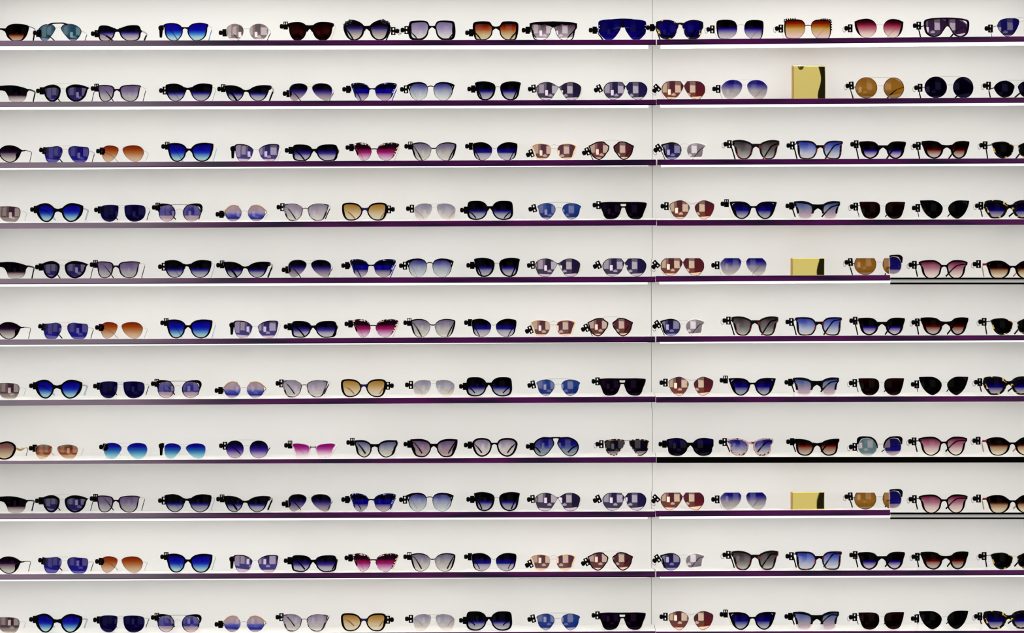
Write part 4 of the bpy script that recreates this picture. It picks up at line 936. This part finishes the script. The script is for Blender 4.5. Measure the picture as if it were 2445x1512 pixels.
for i, (a, b, c, d) in RAIL.items():
    r = bpy.data.objects.new('display_shelf', None); COL.objects.link(r)
    r['label'] = 'short white shelf end with two black lines, %s from the top' % ORD[i]; r['category'] = 'shelf'; r['group'] = 'display shelves on the wall'
    X0, X1 = WX(2125.7), WX(2490)
    link('shelf_board', mesh('shelf_board', *wedge(X0, X1, 0.002, WALL_Y, (WZ(b), WZ(b)), (WZ(c), WZ(c)), 0.0), 'shelfwhite', smooth=False), r)
    link('front_edge', mesh('front_edge', *wedge(X0, X1, -0.001, 0.0035, (WZ(a), WZ(a)), (WZ(b), WZ(b))), 'blackedge', smooth=False), r)
    link('front_edge', mesh('front_edge', *wedge(X0, X1, -0.001, 0.0035, (WZ(c), WZ(c)), (WZ(d), WZ(d))), 'blackedge', smooth=False), r)
    link('light_strip', mesh('light_strip', *wedge(X0 + 0.002, X1, 0.006, 0.024, (WZ(c) - 0.0002,) * 2, (WZ(d) + 0.0008,) * 2), 'led', smooth=False), r)
    SHELF[i]['X'] = (2125, 2445, b, b)

# ------------------------------------------------------------------ placing and copying the sunglasses
NAMES = {0: 'top', 10: 'lowest'}
def shelf_words(i):
    return 'on the top shelf' if i == 0 else ('on the lowest shelf' if i == 10 else 'on the %s shelf from the top' % ORD[i])
KIDS = {}
for c_ in bpy.data.objects:
    if c_.parent is not None: KIDS.setdefault(c_.parent, []).append(c_)
def dup(root):
    r = root.copy(); COL.objects.link(r)
    for ch in KIDS.get(root, ()):
        c = ch.copy(); COL.objects.link(c); c.parent = r
        for g in KIDS.get(ch, ()):
            d = g.copy(); COL.objects.link(d); d.parent = c
    return r
BASE = {k: v[0]['label'] for k, v in PROTO.items()}
USED = {}
def place(key, i, dpx, label=None):
    root, cpx, bot = PROTO[key]
    px = cpx + dpx
    o = root if key not in USED else dup(root)
    USED[key] = 1
    side = 'L' if px < 1566 else 'R'
    if i in RAIL and px > 2118: side = 'X'
    s_ = SHELF[i][side]
    z = WZ(top_at(i, px, side)) + abs(s_[3] - s_[2]) / (s_[1] - s_[0]) * 0.062 + SLOPE[key[0]] * Y0 * (0 if side == 'X' else 1) + 0.0002 + SLOPE[key[0]] * 0.07 * abs(math.sin(root.rotation_euler.z))
    o.location = (WX(px), Y0, z)
    o['label'] = (label or BASE[key]) + ' ' + shelf_words(i)
    o['group'] = 'sunglasses ' + shelf_words(i)
    return o

def clip(o, planes):
    """saw the pair off along world planes (point, normal); the side the normal points to goes"""
    bpy.context.view_layer.update()
    for ch in [o] + list(o.children_recursive):
        if ch.type != 'MESH': continue
        M = ch.matrix_world
        bm = bmesh.new(); bm.from_mesh(ch.data)
        for p, n in planes:
            lp = M.inverted() @ Vector(p); ln_ = (M.to_3x3().transposed() @ Vector(n)).normalized()
            r = bmesh.ops.bisect_plane(bm, geom=bm.verts[:] + bm.edges[:] + bm.faces[:], plane_co=lp, plane_no=ln_, clear_outer=True)
            ed = [e for e in r['geom_cut'] if isinstance(e, bmesh.types.BMEdge)]
            if ed: bmesh.ops.holes_fill(bm, edges=ed)
        if len(bm.verts) == 0:
            bm.free(); bpy.data.objects.remove(ch, do_unlink=True); continue
        me = ch.data.copy(); bm.to_mesh(me); bm.free(); ch.data = me

DX = {0: 0, 1: 0, 2: 0, 3: 0, 4: -2.4, 5: -2.4, 6: -2.4, 7: 0, 8: -2.4, 9: -2.4, 10: -2.4}
for i, (row, ls, rs) in enumerate(SH):
    for n in range(1, 18):
        key = '%s%d' % (row, n)
        if key not in PROTO: continue
        if i in RAIL and n > 11: continue
        place(key, i, DX[i])
for i in RAIL:
    cut = 616.3 if i == 4 else 1177.3
    up = ((0, 0, WZ(cut)), (0, 0, 1))
    right = ((WX(2125.0), 0, 0), (1, 0, 0)); left = ((WX(2126.0), 0, 0), (-1, 0, 0))
    clip(place('B12', i, -2.4, 'red mirrored pointed-corner aviators with shaved tops'), [up])
    clip(place('B13', i, -2.4, 'thin-rimmed blue to silver aviators with sawn-off flat tops'), [up])
    clip(place('B15', i, -2.4, 'round amber-lensed sunglasses with sawn-off flat tops'), [up, right])
    clip(place('E15', i, 0.4, 'single blue lens with black wing, cut at left,'), [left])
    place('E16', i, 0.8); place('E17', i, 0.8, 'black pair with amber-fade lenses cut by right edge')

# ------------------------------------------------------------------ the polished gold blocks
def gold_material():
    m = bpy.data.materials.new('mirror_gold'); m.use_nodes = True
    b = m.node_tree.nodes['Principled BSDF']
    b.inputs['Base Color'].default_value = (0.68, 0.56, 0.17, 1)
    b.inputs['Metallic'].default_value = 1.0; b.inputs['Roughness'].default_value = 0.06
    MATS['mirror_gold'] = m
gold_material()
pmat('goldedge', (0.50, 0.24, 0.02), 0.3, 0.6, 0.5)
def gold_block(i, xa, xb, ya, dpx, label):
    px = (xa + xb) / 2 + dpx
    yb = top_at(i, px, 'R')
    w, h, d = (xb - xa) * PX, (yb - ya) * PX, 0.018
    r = bpy.data.objects.new('gold_display_block', None); COL.objects.link(r)
    r['label'] = label; r['category'] = 'display block'; r['group'] = 'gold display blocks'
    r.location = (WX(px), 0.055, WZ(yb) + 0.0002)
    r.rotation_euler = (0, 0, math.radians(7.5))
    cp = math.cos(math.radians(7.5))
    V, F = [], []
    w2 = w / 2
    box_data(-w2, w2, 0.0060, d + 0.004, 0, h, V, F)
    link('block_body', bevelled('block_body', V, F, 'goldedge', 0.0008), r)
    # front sheet, buckled a little towards its right edge and top left corner
    nx, nz = 48, 40; V, F = [], []
    hf = 80 * PX
    for j in range(nz + 1):
        for k in range(nx + 1):
            a, b = k / nx, j / nz
            z = b * (h - 0.0002) + 0.0001
            bb = z / hf
            wave = 0.80 + 0.05 * math.cos((bb - 0.62) * 6.0) - 0.03
            y = 0.030 * max(0.0, a - wave) ** 1.5 * 0.9
            y += -0.02 * max(0.0, 0.16 - math.hypot((a - 0.23) * 1.1, (bb - 1.02))) ** 1.5 * 1.3
            V.append((-w2 + 0.0012 + a * (w - 0.002), y, z))
    for j in range(nz):
        for k in range(nx):
            q = j * (nx + 1) + k
            F.append((q, q + 1, q + nx + 2, q + nx + 1))
    n0 = len(V)
    for j, k in [(0, k) for k in range(nx + 1)] + [(j, nx) for j in range(1, nz + 1)] + [(nz, k) for k in range(nx - 1, -1, -1)] + [(j, 0) for j in range(nz - 1, 0, -1)]:
        v = V[j * (nx + 1) + k]; V.append((v[0], 0.0062, v[2]))
    ring = [(0, k) for k in range(nx + 1)] + [(j, nx) for j in range(1, nz + 1)] + [(nz, k) for k in range(nx - 1, -1, -1)] + [(j, 0) for j in range(nz - 1, 0, -1)]
    for q in range(len(ring)):
        q2 = (q + 1) % len(ring)
        F.append((ring[q][0] * (nx + 1) + ring[q][1], n0 + q, n0 + q2, ring[q2][0] * (nx + 1) + ring[q2][1]))
    link('mirror_sheet', mesh('mirror_sheet', V, F, 'mirror_gold'), r)
gold_block(1, 1895.3, 1975.5, 154.6, 0, 'tall gold mirror block standing on the second shelf from the top')
gold_block(4, 1895.3, 1975.5, 616.3, -2.4, 'low gold mirror block standing on the fifth shelf from the top')
gold_block(8, 1895.3, 1975.5, 1177.3, -2.4, 'low gold mirror block standing on the ninth shelf from the top')
